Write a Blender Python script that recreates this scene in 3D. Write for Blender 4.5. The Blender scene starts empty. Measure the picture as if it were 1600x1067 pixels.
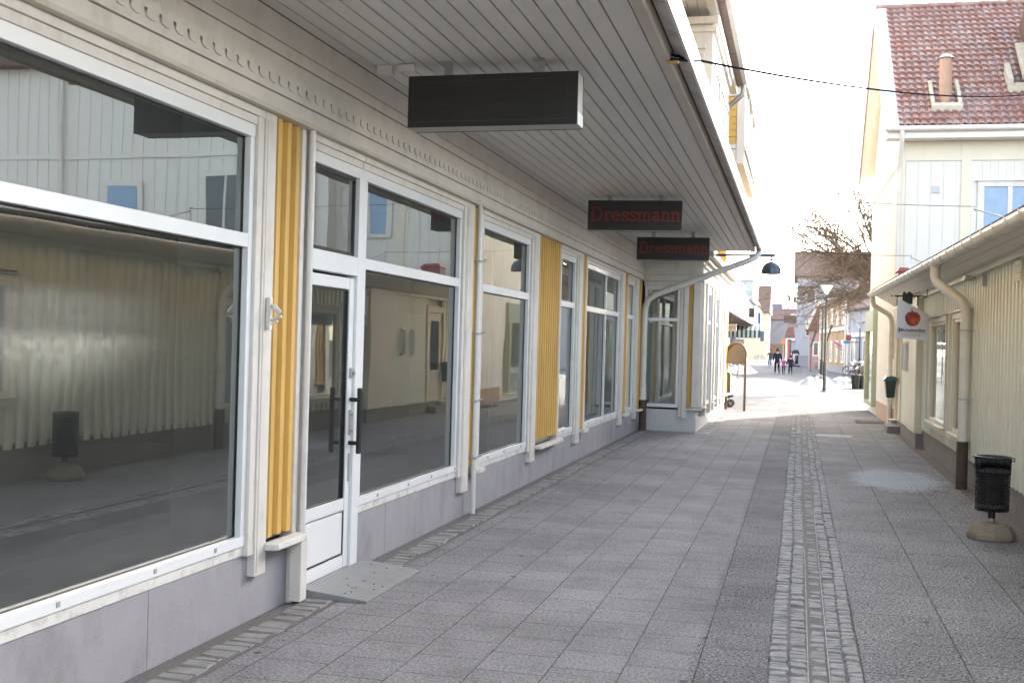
import bpy, bmesh, math, random
from mathutils import Vector, Matrix
PI = math.pi; R = math.radians
random.seed(7)
sc = bpy.context.scene
COL = sc.collection

# ------------------------------------------------------------------ materials
MATS = {}
def nt(m):
    m.use_nodes = True
    t = m.node_tree; t.nodes.clear(); return t
def mat(name, col, rough=.6, var=.12, scale=6., bump=.15, bscale=60., metal=0., dirt=None, dirt_amt=.35, dscale=3., spec=.5, stretch=(1,1,1)):
    """painted / mineral surface: base colour with broad and fine variation, dirt patches, bump"""
    if name in MATS: return MATS[name]
    m = bpy.data.materials.new(name); MATS[name] = m; t = nt(m); N = t.nodes; L = t.links
    out = N.new('ShaderNodeOutputMaterial'); b = N.new('ShaderNodeBsdfPrincipled')
    L.new(b.outputs[0], out.inputs[0])
    g = N.new('ShaderNodeNewGeometry'); mp = N.new('ShaderNodeMapping'); mp.inputs['Scale'].default_value = stretch
    L.new(g.outputs['Position'], mp.inputs[0])
    n1 = N.new('ShaderNodeTexNoise'); n1.inputs['Scale'].default_value = scale; n1.inputs['Detail'].default_value = 5
    n2 = N.new('ShaderNodeTexNoise'); n2.inputs['Scale'].default_value = bscale; n2.inputs['Detail'].default_value = 4
    L.new(mp.outputs[0], n1.inputs['Vector']); L.new(mp.outputs[0], n2.inputs['Vector'])
    ad = N.new('ShaderNodeMath'); ad.operation = 'MULTIPLY_ADD'; ad.inputs[1].default_value = .35
    L.new(n2.outputs[0], ad.inputs[0]); L.new(n1.outputs[0], ad.inputs[2])
    r = N.new('ShaderNodeMapRange'); r.inputs[1].default_value = .4; r.inputs[2].default_value = .95
    r.inputs[3].default_value = 1 - var; r.inputs[4].default_value = 1 + var
    L.new(ad.outputs[0], r.inputs[0])
    mu = N.new('ShaderNodeVectorMath'); mu.operation = 'SCALE'; mu.inputs[0].default_value = col[:3]
    L.new(r.outputs[0], mu.inputs['Scale'])
    last = mu.outputs[0]
    if dirt:
        n3 = N.new('ShaderNodeTexNoise'); n3.inputs['Scale'].default_value = dscale; n3.inputs['Detail'].default_value = 8; n3.inputs['Roughness'].default_value = .7
        L.new(mp.outputs[0], n3.inputs['Vector'])
        r3 = N.new('ShaderNodeMapRange'); r3.inputs[1].default_value = .5; r3.inputs[2].default_value = .72; r3.inputs[3].default_value = 0; r3.inputs[4].default_value = dirt_amt
        L.new(n3.outputs[0], r3.inputs[0])
        mx = N.new('ShaderNodeMix'); mx.data_type = 'RGBA'; L.new(r3.outputs[0], mx.inputs[0]); L.new(last, mx.inputs[6]); mx.inputs[7].default_value = (*dirt, 1)
        last = mx.outputs[2]
    L.new(last, b.inputs['Base Color'])
    b.inputs['Roughness'].default_value = rough; b.inputs['Metallic'].default_value = metal
    b.inputs['Specular IOR Level'].default_value = spec
    if bump:
        bp = N.new('ShaderNodeBump'); bp.inputs['Strength'].default_value = bump; bp.inputs['Distance'].default_value = .01
        L.new(n2.outputs[0], bp.inputs['Height']); L.new(bp.outputs[0], b.inputs['Normal'])
    return m

WHITE = (.70, .66, .61)
white   = mat('white_paint', WHITE, .5, .06, 4, .25, 70, dirt=(.40, .35, .28), dirt_amt=.42, dscale=5.5, stretch=(1, 1, .7))
alu     = mat('white_lacquered_frame', (.78, .79, .80), .3, .03, 4, .03, 90)
wornw   = mat('worn_white_sill', (.70, .69, .66), .6, .08, 6, .3, 80, dirt=(.25, .23, .21), dirt_amt=.75, dscale=7)
yellow  = mat('yellow_paint', (.66, .41, .11), .6, .09, 5, .25, 70, dirt=(.36, .22, .07), dirt_amt=.5, dscale=3, stretch=(1, 1, .25))
plinthm = mat('grey_plinth_board', (.335, .325, .35), .65, .09, 5, .2, 120, dirt=(.20, .19, .195), dirt_amt=.65, dscale=3.2, stretch=(1, 1, .55))
soffm   = mat('soffit_board_paint', (.70, .68, .65), .5, .05, 3, .15, 70, dirt=(.42, .41, .38), dirt_amt=.35, dscale=2, stretch=(1, .15, 1))
darkgap = mat('dark_joint', (.03, .028, .025), .9, .1)
creamp  = mat('cream_paint', (.72, .66, .52), .45, .05, 4, .1, 80, dirt=(.42, .36, .25), dirt_amt=.25, dscale=2)
siding  = mat('pale_green_siding_paint', (.68, .69, .57), .5, .06, 2.5, .15, 90, dirt=(.50, .50, .41), dirt_amt=.3, dscale=1.5, stretch=(1, 1, .2))
housew  = mat('white_house_board_paint', (.72, .69, .63), .55, .05, 2, .12, 60, dirt=(.55, .58, .55), dirt_amt=.3, dscale=1, stretch=(1, 1, .2))
housec  = mat('cream_gable_paint', (.80, .78, .73), .55, .04, 2, .1, 60)
concrete= mat('plinth_concrete', (.24, .22, .20), .85, .15, 5, .5, 60, dirt=(.13, .12, .11), dirt_amt=.5, dscale=4)
stonep  = mat('pinkish_plinth_stone', (.42, .30, .22), .85, .12, 5, .4, 50)
black   = mat('black_plastic', (.014, .014, .015), .35, .1, 8, .1, 90)
blackm  = mat('matte_black_acrylic', (.022, .021, .021), .45, .12, 3, .05, 60, stretch=(1, 1, 12), dirt=(.06, .058, .055), dirt_amt=.35, dscale=2)
greym   = mat('grey_sheet_metal', (.42, .42, .42), .45, .1, 4, .08, 60, metal=.3)
whitem  = mat('white_sheet_metal', (.72, .71, .68), .35, .06, 4, .05, 60, dirt=(.4, .38, .35), dirt_amt=.4)
galv    = mat('galvanised_steel', (.45, .46, .48), .4, .15, 9, .1, 80, metal=.8)
slate   = mat('grey_eaves_panel', (.62, .59, .56), .6, .12, 5, .3, 50, dirt=(.17, .15, .14), dirt_amt=.6, dscale=6)
redtext = mat('dull_red_lettering', (.22, .022, .028), .5, .1)
reddark = mat('faded_red_sheet', (.30, .07, .06), .5, .15)
ramp_m  = mat('ribbed_ramp_metal', (.30, .305, .31), .5, .1, 10, .2, 120, metal=.4)
stonem  = mat('cast_concrete_base', (.26, .22, .165), .9, .15, 8, .6, 90)
greenb  = mat('dark_green_enamel', (.025, .05, .052), .35, .1)
greenp  = mat('sage_green_paint', (.30, .33, .24), .5, .06)
bronze  = mat('bronze_brown_lacquer', (.09, .07, .05), .45, .1)
tanp    = mat('tan_notice_panel', (.10, .09, .072), .45, .08)
rust    = mat('rusty_cast_pipe', (.085, .055, .04), .75, .3, 12, .5, 70)
wood_in = mat('interior_dark_wall', (.32, .33, .31), .8, .1)
in_floor= mat('interior_grey_floor', (.50, .55, .56), .7, .08)
in_pale = mat('interior_pale_board', (.80, .84, .80), .7, .05)
bark    = mat('brown_bark', (.12, .09, .065), .9, .3, 10, .6, 60)
twigm   = mat('reddish_brown_twigs', (.15, .105, .07), .8, .25, 3, 0)
snow    = mat('dirty_snow', (.45, .46, .49), .6, .08, 6, .5, 30, dirt=(.35, .33, .31), dirt_amt=.5, dscale=6)
rubber  = mat('tyre_rubber', (.02, .02, .02), .7, .1)
brickm  = mat('chimney_brick', (.35, .14, .09), .9, .2, 8, .5, 50)
roofbr  = mat('far_brown_roof', (.15, .085, .06), .8, .25, 2.2, .3, 9)
roofred = mat('far_red_roof', (.13, .065, .06), .8, .2, 2, .3, 9)
farlil  = mat('pale_lilac_render', (.38, .375, .40), .8, .05, 1)
fargrey = mat('mauve_grey_render', (.27, .26, .29), .8, .05, 1)
farora  = mat('orange_render', (.40, .235, .10), .8, .06, 1)
farpink = mat('pink_render', (.36, .26, .26), .8, .05, 1)
faryel  = mat('pale_yellow_render', (.62, .54, .36), .8, .05, 1)
fasciam = mat('ribbed_white_metal_fascia', (.42, .45, .43), .45, .05, 2)
brownf  = mat('brown_fence_board', (.17, .10, .065), .8, .15)
skin    = mat('skin', (.55, .34, .26), .5, .03)
terra   = mat('terracotta_flue', (.42, .26, .18), .7, .1)

def glass(name, ior=1.9, tint=(.86, .92, .90), wav=.02, sunlit_dust=.0, wscale=1.3, film=.0):
    m = bpy.data.materials.new(name); t = nt(m); N = t.nodes; L = t.links
    out = N.new('ShaderNodeOutputMaterial'); mx = N.new('ShaderNodeMixShader')
    tr = N.new('ShaderNodeBsdfTransparent'); tr.inputs[0].default_value = (*tint, 1)
    gl = N.new('ShaderNodeBsdfGlossy'); gl.inputs['Roughness'].default_value = 0.0; gl.inputs[0].default_value = (.97, 1, .98, 1)
    fr = N.new('ShaderNodeFresnel'); fr.inputs[0].default_value = ior
    g = N.new('ShaderNodeNewGeometry'); n = N.new('ShaderNodeTexNoise'); n.inputs['Scale'].default_value = wscale; n.inputs['Detail'].default_value = 1
    L.new(g.outputs['Position'], n.inputs['Vector'])
    bp = N.new('ShaderNodeBump'); bp.inputs['Strength'].default_value = wav; bp.inputs['Distance'].default_value = .05
    L.new(n.outputs[0], bp.inputs['Height']); L.new(bp.outputs[0], gl.inputs['Normal'])
    L.new(fr.outputs[0], mx.inputs[0]); L.new(tr.outputs[0], mx.inputs[1]); L.new(gl.outputs[0], mx.inputs[2])
    res = mx.outputs[0]
    if film:
        nf = N.new('ShaderNodeTexNoise'); nf.inputs['Scale'].default_value = 2.3; nf.inputs['Detail'].default_value = 7; nf.inputs['Roughness'].default_value = .7; L.new(g.outputs['Position'], nf.inputs['Vector'])
        rf_ = N.new('ShaderNodeMapRange'); rf_.inputs[1].default_value = .3; rf_.inputs[2].default_value = .7; rf_.inputs[3].default_value = film*.6; rf_.inputs[4].default_value = film*1.4; L.new(nf.outputs[0], rf_.inputs[0])
        d0 = N.new('ShaderNodeBsdfDiffuse'); d0.inputs[0].default_value = (.66, .72, .70, 1); m0 = N.new('ShaderNodeMixShader')
        L.new(rf_.outputs[0], m0.inputs[0]); L.new(res, m0.inputs[1]); L.new(d0.outputs[0], m0.inputs[2]); res = m0.outputs[0]
    if sunlit_dust:
        # sun spot on the dusty pane, painted as a soft pale band with streaks
        sp = N.new('ShaderNodeSeparateXYZ'); L.new(g.outputs['Position'], sp.inputs[0])
        def mr(src, a, b_, c, d):
            r = N.new('ShaderNodeMapRange'); r.inputs[1].default_value = a; r.inputs[2].default_value = b_; r.inputs[3].default_value = c; r.inputs[4].default_value = d
            r.interpolation_type = 'SMOOTHSTEP'; L.new(src, r.inputs[0]); return r.outputs[0]
        def mul(a, b_):
            q = N.new('ShaderNodeMath'); q.operation = 'MULTIPLY'; L.new(a, q.inputs[0]); L.new(b_, q.inputs[1]); return q.outputs[0]
        up = mr(sp.outputs[2], 1.92, 1.80, 0, 1); lo = mr(sp.outputs[2], 1.35, 1.72, 0, 1); yy = mr(sp.outputs[1], 5.3, 4.3, 0, 1)
        n2 = N.new('ShaderNodeTexNoise'); n2.inputs['Scale'].default_value = 26; n2.inputs['Detail'].default_value = 8; n2.inputs['Roughness'].default_value = .75
        L.new(g.outputs['Position'], n2.inputs['Vector'])
        st = mr(n2.outputs[0], .3, .75, .25, 1)
        f = mul(mul(up, lo), mul(yy, st))
        sc_ = N.new('ShaderNodeMath'); sc_.operation = 'MULTIPLY'; sc_.inputs[1].default_value = sunlit_dust; L.new(f, sc_.inputs[0])
        df = N.new('ShaderNodeBsdfDiffuse'); df.inputs[0].default_value = (.75, .78, .75, 1)
        m2 = N.new('ShaderNodeMixShader'); L.new(sc_.outputs[0], m2.inputs[0]); L.new(res, m2.inputs[1]); L.new(df.outputs[0], m2.inputs[2]); res = m2.outputs[0]
    L.new(res, out.inputs[0]); return m
glassL = glass('shop_glass', 3.4, film=.03)
glassD = glass('shop_glass_sunlit_dust', 3.4, sunlit_dust=.20, film=.03)
glassR = glass('window_glass', 2.2, (.7, .76, .74))

# ------------------------------------------------------------------ mesh builder
class MB:
    def __init__(s, T=None):
        s.v = []; s.f = []; s.T = T
    def add(s, vs, fs):
        o = len(s.v)
        s.v += [s.T(*p) if s.T else tuple(p) for p in vs]
        s.f += [tuple(i + o for i in f) for f in fs]
        return s
    def box(s, x0, x1, y0, y1, z0, z1):
        return s.add([(x0,y0,z0),(x1,y0,z0),(x1,y1,z0),(x0,y1,z0),(x0,y0,z1),(x1,y0,z1),(x1,y1,z1),(x0,y1,z1)],
              [(0,3,2,1),(4,5,6,7),(0,1,5,4),(1,2,6,5),(2,3,7,6),(3,0,4,7)])
    def prism(s, poly, a0, a1, axis='y'):
        """extrude a 2-D polygon along an axis. y: poly=(x,z); x: poly=(y,z); z: poly=(x,y)"""
        n = len(poly)
        def P(p, a): return {'y': (p[0], a, p[1]), 'x': (a, p[0], p[1]), 'z': (p[0], p[1], a)}[axis]
        vs = [P(p, a0) for p in poly] + [P(p, a1) for p in poly]
        fs = [tuple(range(n)), tuple(range(2*n-1, n-1, -1))] + [(i, (i+1) % n, n+(i+1) % n, n+i) for i in range(n)]
        return s.add(vs, fs)
    def tube(s, pts, r, n=10, cap=True):
        pts = [Vector(p) for p in pts]; rs = r if isinstance(r, (list, tuple)) else [r]*len(pts)
        vs = []; up = Vector((0, 0, 1)); prev = None
        for i, p in enumerate(pts):
            d = ((pts[min(i+1, len(pts)-1)] - pts[max(i-1, 0)])).normalized()
            if prev is None:
                a = d.cross(up) if abs(d.z) < .95 else d.cross(Vector((1, 0, 0)))
            else: a = prev - d*prev.dot(d)
            a.normalize(); b = d.cross(a); prev = a
            vs += [tuple(p + (a*math.cos(2*PI*k/n) + b*math.sin(2*PI*k/n))*rs[i]) for k in range(n)]
        fs = []
        for i in range(len(pts)-1):
            for k in range(n):
                fs.append((i*n+k, i*n+(k+1) % n, (i+1)*n+(k+1) % n, (i+1)*n+k))
        if cap: fs += [tuple(range(n))[::-1], tuple((len(pts)-1)*n+k for k in range(n))]
        return s.add(vs, fs)
    def lathe(s, prof, cx, cy, n=20, cap=True):
        vs = [(cx+r*math.cos(2*PI*k/n), cy+r*math.sin(2*PI*k/n), z) for r, z in prof for k in range(n)]
        fs = [(i*n+k, i*n+(k+1) % n, (i+1)*n+(k+1) % n, (i+1)*n+k) for i in range(len(prof)-1) for k in range(n)]
        if cap: fs += [tuple(range(n))[::-1], tuple((len(prof)-1)*n+k for k in range(n))]
        return s.add(vs, fs)
    def ribbon(s, pts, w, fr, d0, th):
        """flat stroke of width w along 2-D pts; fr maps (u,v,d)->xyz"""
        pts = [Vector((p[0], p[1])) for p in pts]; L = []; Rr = []
        for i, p in enumerate(pts):
            d = (pts[min(i+1, len(pts)-1)] - pts[max(i-1, 0)])
            if d.length == 0: d = Vector((1, 0))
            d.normalize(); nrm = Vector((-d.y, d.x))*w/2
            L.append(p+nrm); Rr.append(p-nrm)
        n = len(pts); vs = [fr(q.x, q.y, dd) for dd in (d0, d0+th) for q in L+Rr]
        fs = []
        for i in range(n-1):
            fs += [(i, i+1, n+i+1, n+i), (2*n+i, 3*n+i, 3*n+i+1, 2*n+i+1), (i, 2*n+i, 2*n+i+1, i+1), (n+i, n+i+1, 3*n+i+1, 3*n+i)]
        fs += [(0, n, 3*n, 2*n), (n-1, 3*n-1, 4*n-1, 2*n-1)]
        return s.add(vs, fs)
    def build(s, name, m, parent=None, bevel=0, smooth=False, recalc=True, origin=None, kind=None):
        loc = Vector((0, 0, 0))
        if parent is not None:
            q = parent
            while q is not None: loc += q.location; q = q.parent
        org = Vector(origin) if origin else Vector((0, 0, 0))
        off = loc + org
        me = bpy.data.meshes.new(name)
        me.from_pydata([(a-off.x, b-off.y, c-off.z) for a, b, c in s.v], [], s.f)
        if recalc:
            bm = bmesh.new(); bm.from_mesh(me); bmesh.ops.recalc_face_normals(bm, faces=bm.faces); bm.to_mesh(me); bm.free()
        me.materials.append(m)
        if smooth: 
            me.polygons.foreach_set('use_smooth', [True]*len(me.polygons))
            try: me.set_sharp_from_angle(angle=R(40))
            except Exception: pass
        o = bpy.data.objects.new(name, me); COL.objects.link(o)
        if parent is not None: o.parent = parent
        o.location = org
        if bevel:
            b = o.modifiers.new('bevel', 'BEVEL'); b.width = bevel; b.segments = 2; b.limit_method = 'ANGLE'; b.angle_limit = R(50)
            b.use_clamp_overlap = True
        if kind: o['kind'] = kind
        return o

def thing(name, label, cat, loc=(0, 0, 0), group=None):
    o = bpy.data.objects.new(name, None); COL.objects.link(o); o.location = loc
    o['label'] = label; o['category'] = cat
    if group: o['group'] = group
    return o
def tag(o, label, cat, group=None):
    o['label'] = label; o['category'] = cat
    if group: o['group'] = group
    return o
def copy_tree(o, parent=None):
    c = o.copy(); COL.objects.link(c)
    if parent is not None: c.parent = parent
    for ch in list(o.children): copy_tree(ch, c)
    return c
def arc(cx, cy, r, a0, a1, n=10, ry=None):
    ry = r if ry is None else ry
    return [(cx+r*math.cos(R(a0+(a1-a0)*i/n)), cy+ry*math.sin(R(a0+(a1-a0)*i/n))) for i in range(n+1)]

# ------------------------------------------------------------------ camera
def setup_camera():
    F, CX, CY, H, ROLL, PITCH, YAW = 1760., 800., 533.5, 1.68, .027, R(.0781366), R(14.288058)
    def ray(px, py):
        u, v = (px-CX)/F, -(py-CY)/F
        c, s = math.cos(ROLL), math.sin(ROLL); u, v = u*c - v*s, u*s + v*c
        c, s = math.cos(PITCH), math.sin(PITCH); f = c - s*v; z = s + c*v
        c, s = math.cos(YAW), math.sin(YAW)
        return Vector((u*c - f*s, u*s + f*c, z))
    f = ray(CX, CY); r = ray(CX+F, CY) - f; u = ray(CX, CY-F) - f
    cd = bpy.data.cameras.new('camera'); cam = bpy.data.objects.new('camera', cd); COL.objects.link(cam)
    m = Matrix(((r.x, u.x, -f.x, 0), (r.y, u.y, -f.y, 0), (r.z, u.z, -f.z, H), (0, 0, 0, 1)))
    cam.matrix_world = m
    cd.sensor_width = 36; cd.lens = 36*F/1600; cd.clip_end = 3000; cd.clip_start = .05
    cd.dof.use_dof = True; cd.dof.focus_distance = 9.0; cd.dof.aperture_fstop = 6.0
    sc.camera = cam
setup_camera()

# ------------------------------------------------------------------ light
SUN_AZ = 25.0   # degrees to the right of the street axis (+Y)
SUN_EL = 19.0
w = bpy.data.worlds.new('World'); sc.world = w; w.use_nodes = True
T = w.node_tree; bg = T.nodes['Background']
sky = T.nodes.new('ShaderNodeTexSky'); sky.sky_type = 'NISHITA'; sky.sun_disc = False
sky.sun_elevation = R(SUN_EL); sky.sun_rotation = R(SUN_AZ); sky.air_density = 1.0; sky.dust_density = 2.5; sky.ozone_density = 1.0
hz = T.nodes.new('ShaderNodeHueSaturation'); hz.inputs['Saturation'].default_value = .52
T.links.new(sky.outputs[0], hz.inputs['Color']); T.links.new(hz.outputs[0], bg.inputs[0]); bg.inputs[1].default_value = .15
sd = bpy.data.lights.new('sun', 'SUN'); sd.energy = 2.1; sd.angle = R(.53); sd.color = (1, .93, .82)
so = bpy.data.objects.new('sun', sd); COL.objects.link(so)
dv = Vector((math.sin(R(SUN_AZ))*math.cos(R(SUN_EL)), math.cos(R(SUN_AZ))*math.cos(R(SUN_EL)), math.sin(R(SUN_EL))))
so.rotation_euler = (-dv).to_track_quat('-Z', 'Y').to_euler()
sc.view_settings.view_transform = 'Standard'; sc.view_settings.look = 'None'
sc.view_settings.exposure = 3.0; sc.view_settings.gamma = 1

# ------------------------------------------------------------------ ground
def ground_material():
    m = bpy.data.materials.new('concrete_slab_paving'); t = nt(m); N = t.nodes; L = t.links
    out = N.new('ShaderNodeOutputMaterial'); b = N.new('ShaderNodeBsdfPrincipled'); L.new(b.outputs[0], out.inputs[0])
    g = N.new('ShaderNodeNewGeometry'); sp = N.new('ShaderNodeSeparateXYZ'); L.new(g.outputs['Position'], sp.inputs[0])
    X, Y = sp.outputs[0], sp.outputs[1]
    def math_(op, a, b_=None, c=None):
        q = N.new('ShaderNodeMath'); q.operation = op
        for i, v in enumerate((a, b_, c)):
            if v is None: continue
            if isinstance(v, (int, float)): q.inputs[i].default_value = v
            else: L.new(v, q.inputs[i])
        return q.outputs[0]
    def rng(src, a, b_, c, d, sm=False):
        r = N.new('ShaderNodeMapRange'); r.inputs[1].default_value = a; r.inputs[2].default_value = b_; r.inputs[3].default_value = c; r.inputs[4].default_value = d
        if sm: r.interpolation_type = 'SMOOTHSTEP'
        L.new(src, r.inputs[0]); return r.outputs[0]
    def noise(scale, det=5, ro=.6, vec=None):
        n = N.new('ShaderNodeTexNoise'); n.inputs['Scale'].default_value = scale; n.inputs['Detail'].default_value = det; n.inputs['Roughness'].default_value = ro
        L.new(vec or g.outputs['Position'], n.inputs['Vector']); return n.outputs[0]
    def bricks(pitch, length, x0, mort, off=.5):
        cb = N.new('ShaderNodeCombineXYZ'); L.new(math_('ADD', Y, 50.13), cb.inputs[0]); L.new(math_('ADD', X, -x0 + pitch*200), cb.inputs[1])
        br = N.new('ShaderNodeTexBrick'); br.offset = off; br.inputs['Scale'].default_value = 1; br.inputs['Brick Width'].default_value = length
        br.inputs['Row Height'].default_value = pitch; br.inputs['Mortar Size'].default_value = mort; br.inputs['Mortar Smooth'].default_value = .35
        br.inputs['Color1'].default_value = (0, 0, 0, 1); br.inputs['Color2'].default_value = (1, 1, 1, 1); br.inputs['Mortar'].default_value = (.5, .5, .5, 1); br.inputs['Bias'].default_value = 0
        # wobble a little
        L.new(cb.outputs[0], br.inputs['Vector']); return br
    bl = bricks(.3665, .345, -.11, .0045); brt = bricks(.555, .70, .365, .0055)
    isr = math_('GREATER_THAN', X, .3)
    def mixf(f, a, b_):
        q = N.new('ShaderNodeMix'); q.data_type = 'FLOAT'
        for k, v in ((0, f), (2, a), (3, b_)):
            if isinstance(v, (int, float)): q.inputs[k].default_value = v
            else: L.new(v, q.inputs[k])
        return q.outputs[0]
    mort = mixf(isr, bl.outputs['Fac'], brt.outputs['Fac'])
    rl = N.new('ShaderNodeSeparateColor'); L.new(bl.outputs[0], rl.inputs[0]); rr = N.new('ShaderNodeSeparateColor'); L.new(brt.outputs[0], rr.inputs[0])
    tone = mixf(isr, rl.outputs[0], rr.outputs[0])
    fine = noise(150, 3, .7); mid = noise(52, 5, .8); big = noise(1.1, 5, .6); patch = noise(.35, 4, .6)
    # speckle: dark and light aggregate grains
    base = rng(tone, 0, 1, .212, .240)
    base = math_('MULTIPLY', base, rng(big, .3, .7, .86, 1.14))
    base = math_('MULTIPLY', base, rng(patch, .35, .65, .90, 1.10)); base = math_('MULTIPLY', base, rng(noise(4.5, 8, .75), .32, .5, .80, 1.03))
    # exposed-aggregate strength: more on the right side and in the dark strip left of the channel
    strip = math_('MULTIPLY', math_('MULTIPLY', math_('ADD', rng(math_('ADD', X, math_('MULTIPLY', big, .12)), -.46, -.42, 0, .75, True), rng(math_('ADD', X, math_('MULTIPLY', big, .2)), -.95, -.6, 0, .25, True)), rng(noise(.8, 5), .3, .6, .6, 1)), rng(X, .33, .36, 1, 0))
    agg = math_('MAXIMUM', rng(X, .2, .4, .15, 1), strip)
    grain = rng(mid, .41, .59, -1, 1); grain2 = rng(fine, .38, .62, -1, 1)
    gsum = math_('ADD', math_('MULTIPLY', grain, .5), math_('MULTIPLY', grain2, .55))
    base = math_('MULTIPLY', base, rng(X, .2, .4, 1, 1.08)); amp = math_('ADD', .46, math_('MULTIPLY', agg, .95))
    base = math_('MULTIPLY', base, math_('ADD', 1.0, math_('MULTIPLY', gsum, amp)))
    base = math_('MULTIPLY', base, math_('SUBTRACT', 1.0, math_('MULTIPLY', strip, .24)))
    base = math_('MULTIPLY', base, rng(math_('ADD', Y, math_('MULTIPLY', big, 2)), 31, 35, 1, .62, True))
    # joints
    jn = math_('MULTIPLY', mort, rng(noise(9, 3), .35, .6, .45, 1))
    base = math_('MULTIPLY', base, math_('SUBTRACT', 1.0, math_('MULTIPLY', jn, .72)))
    # scattered light bits
    vo = N.new('ShaderNodeTexVoronoi'); vo.inputs['Scale'].default_value = 7; L.new(g.outputs['Position'], vo.inputs['Vector'])
    bit = math_('LESS_THAN', vo.outputs['Distance'], .04)
    vg = N.new('ShaderNodeTexVoronoi'); vg.inputs['Scale'].default_value = 2.6; L.new(g.outputs['Position'], vg.inputs['Vector'])
    gum = rng(vg.outputs['Distance'], .05, .075, .55, 0); sts = rng(noise(.9, 9, .8), .55, .72, 0, .32, True)
    base = math_('MULTIPLY', base, math_('SUBTRACT', 1.0, math_('MAXIMUM', gum, sts)))
    # frost patch that lies across the right-hand slabs
    dx = math_('DIVIDE', math_('SUBTRACT', X, 1.28), .55); dy = math_('DIVIDE', math_('SUBTRACT', Y, 15.85), 1.25)
    dd = math_('SQRT', math_('ADD', math_('MULTIPLY', dx, dx), math_('MULTIPLY', dy, dy)))
    fr = math_('MULTIPLY', rng(math_('ADD', dd, math_('MULTIPLY', noise(3.0, 9, .8), 1.5)), 2.0, 1.5, 0, 1, True), rng(mid, .40, .55, 0, 1))
    # paler paving in the square beyond: frost plus sunlight painted into the colour
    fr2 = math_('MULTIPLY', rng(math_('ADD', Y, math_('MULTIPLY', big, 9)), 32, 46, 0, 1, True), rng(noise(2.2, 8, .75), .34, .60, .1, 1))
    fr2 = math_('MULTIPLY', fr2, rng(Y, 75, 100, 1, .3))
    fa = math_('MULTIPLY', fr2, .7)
    col = N.new('ShaderNodeCombineColor')
    warm = rng(X, -2.5, 2.2, 0, 1)
    L.new(math_('MULTIPLY', base, rng(warm, 0, 1, 1.01, 1.02)), col.inputs[0]); L.new(math_('MULTIPLY', base, .975), col.inputs[1]); L.new(math_('MULTIPLY', base, rng(warm, 0, 1, 1.02, .95)), col.inputs[2])
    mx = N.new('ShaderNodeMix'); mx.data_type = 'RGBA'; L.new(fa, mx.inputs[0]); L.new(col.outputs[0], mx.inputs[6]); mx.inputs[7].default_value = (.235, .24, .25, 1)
    m2 = N.new('ShaderNodeMix'); m2.data_type = 'RGBA'; L.new(math_('MULTIPLY', bit, .5), m2.inputs[0]); mf = N.new('ShaderNodeMix'); mf.data_type = 'RGBA'; L.new(math_('MULTIPLY', fr, .8), mf.inputs[0]); L.new(mx.outputs[2], mf.inputs[6]); mf.inputs[7].default_value = (.56, .58, .62, 1)
    L.new(mf.outputs[2], m2.inputs[6]); m2.inputs[7].default_value = (.5, .5, .48, 1)
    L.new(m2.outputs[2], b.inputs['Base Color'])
    b.inputs['Roughness'].default_value = .9; b.inputs['Specular IOR Level'].default_value = .12
    h = math_('ADD', math_('MULTIPLY', gsum, math_('ADD', .25, math_('MULTIPLY', agg, .5))), math_('MULTIPLY', mort, -1.6))
    bp = N.new('ShaderNodeBump'); bp.inputs['Strength'].default_value = .55; bp.inputs['Distance'].default_value = .004
    L.new(h, bp.inputs['Height']); L.new(bp.outputs[0], b.inputs['Normal'])
    return m
gm = ground_material()
gb = MB()
xs = [-400, -40, -8, -2.98, -.12, .375, 2.16, 12, 60, 400]; ys = [-60, 0, 12, 30, 60, 120, 400, 1200]
gv = [(x, y, 0) for y in ys for x in xs]; nx = len(xs)
gf = [(j*nx+i, j*nx+i+1, (j+1)*nx+i+1, (j+1)*nx+i) for j in range(len(ys)-1) for i in range(nx-1) if not (xs[i] == -.12 and ys[j] < 30)]
gb.add(gv, gf)
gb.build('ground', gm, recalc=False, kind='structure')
# recessed stone-sett drainage channel, set a little below the slabs
sett = mat('grey_granite_setts', (.285, .275, .27), .8, .34, 13, .8, 120, dirt=(.17, .16, .16), dirt_amt=.7, dscale=5)
gravel = mat('channel_grit', (.17, .157, .150), .9, .3, 60, .8, 300)
cb_ = MB(); cb_.add([(-.30, -60, -.0125), (.55, -60, -.0125), (.55, 30.4, -.0125), (-.30, 30.4, -.0125)], [(0, 1, 2, 3)])
cb_.build('channel_bed', gravel, recalc=False, kind='structure')
st = MB()
def stone(mb, x0, x1, y0, y1, z, j=.007, zb=-.03):
    a = [random.uniform(-j, j) for _ in range(12)]
    zz = z + random.uniform(-.007, .004); e = random.uniform(.004, .009)
    b = [(x0+a[0], y0+a[1]), (x1+a[2], y0+a[3]), (x1+a[4], y1+a[5]), (x0+a[6], y1+a[7])]
    cx = sum(p[0] for p in b)/4; cy = sum(p[1] for p in b)/4
    t = [(p[0]+(e if p[0] < cx else -e), p[1]+(e if p[1] < cy else -e)) for p in b]
    mb.add([(*p, zb) for p in b] + [(*p, zz-.008) for p in b] + [(t[i][0], t[i][1], zz+a[8+i]*.5) for i in range(4)],
           [(4,5,9,8),(5,6,10,9),(6,7,11,10),(7,4,8,11),(8,9,10,11),(0,1,5,4),(1,2,6,5),(2,3,7,6),(3,0,4,7)])
for (x0, x1, z) in ((-.112, -.018, .004), (-.008, .082, -.001), (.205, .285, -.001), (.292, .368, .004)):
    y = 1.0 + random.random()*.1
    wob = random.random()*6
    while y < 30:
        l = random.uniform(.045, .095)
        o_ = .006*math.sin(y*1.3+wob)
        if random.random() > .03: stone(st, x0+o_, x1+o_, y, y+l-.009, z)
        y += l
y = 1.0
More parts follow.
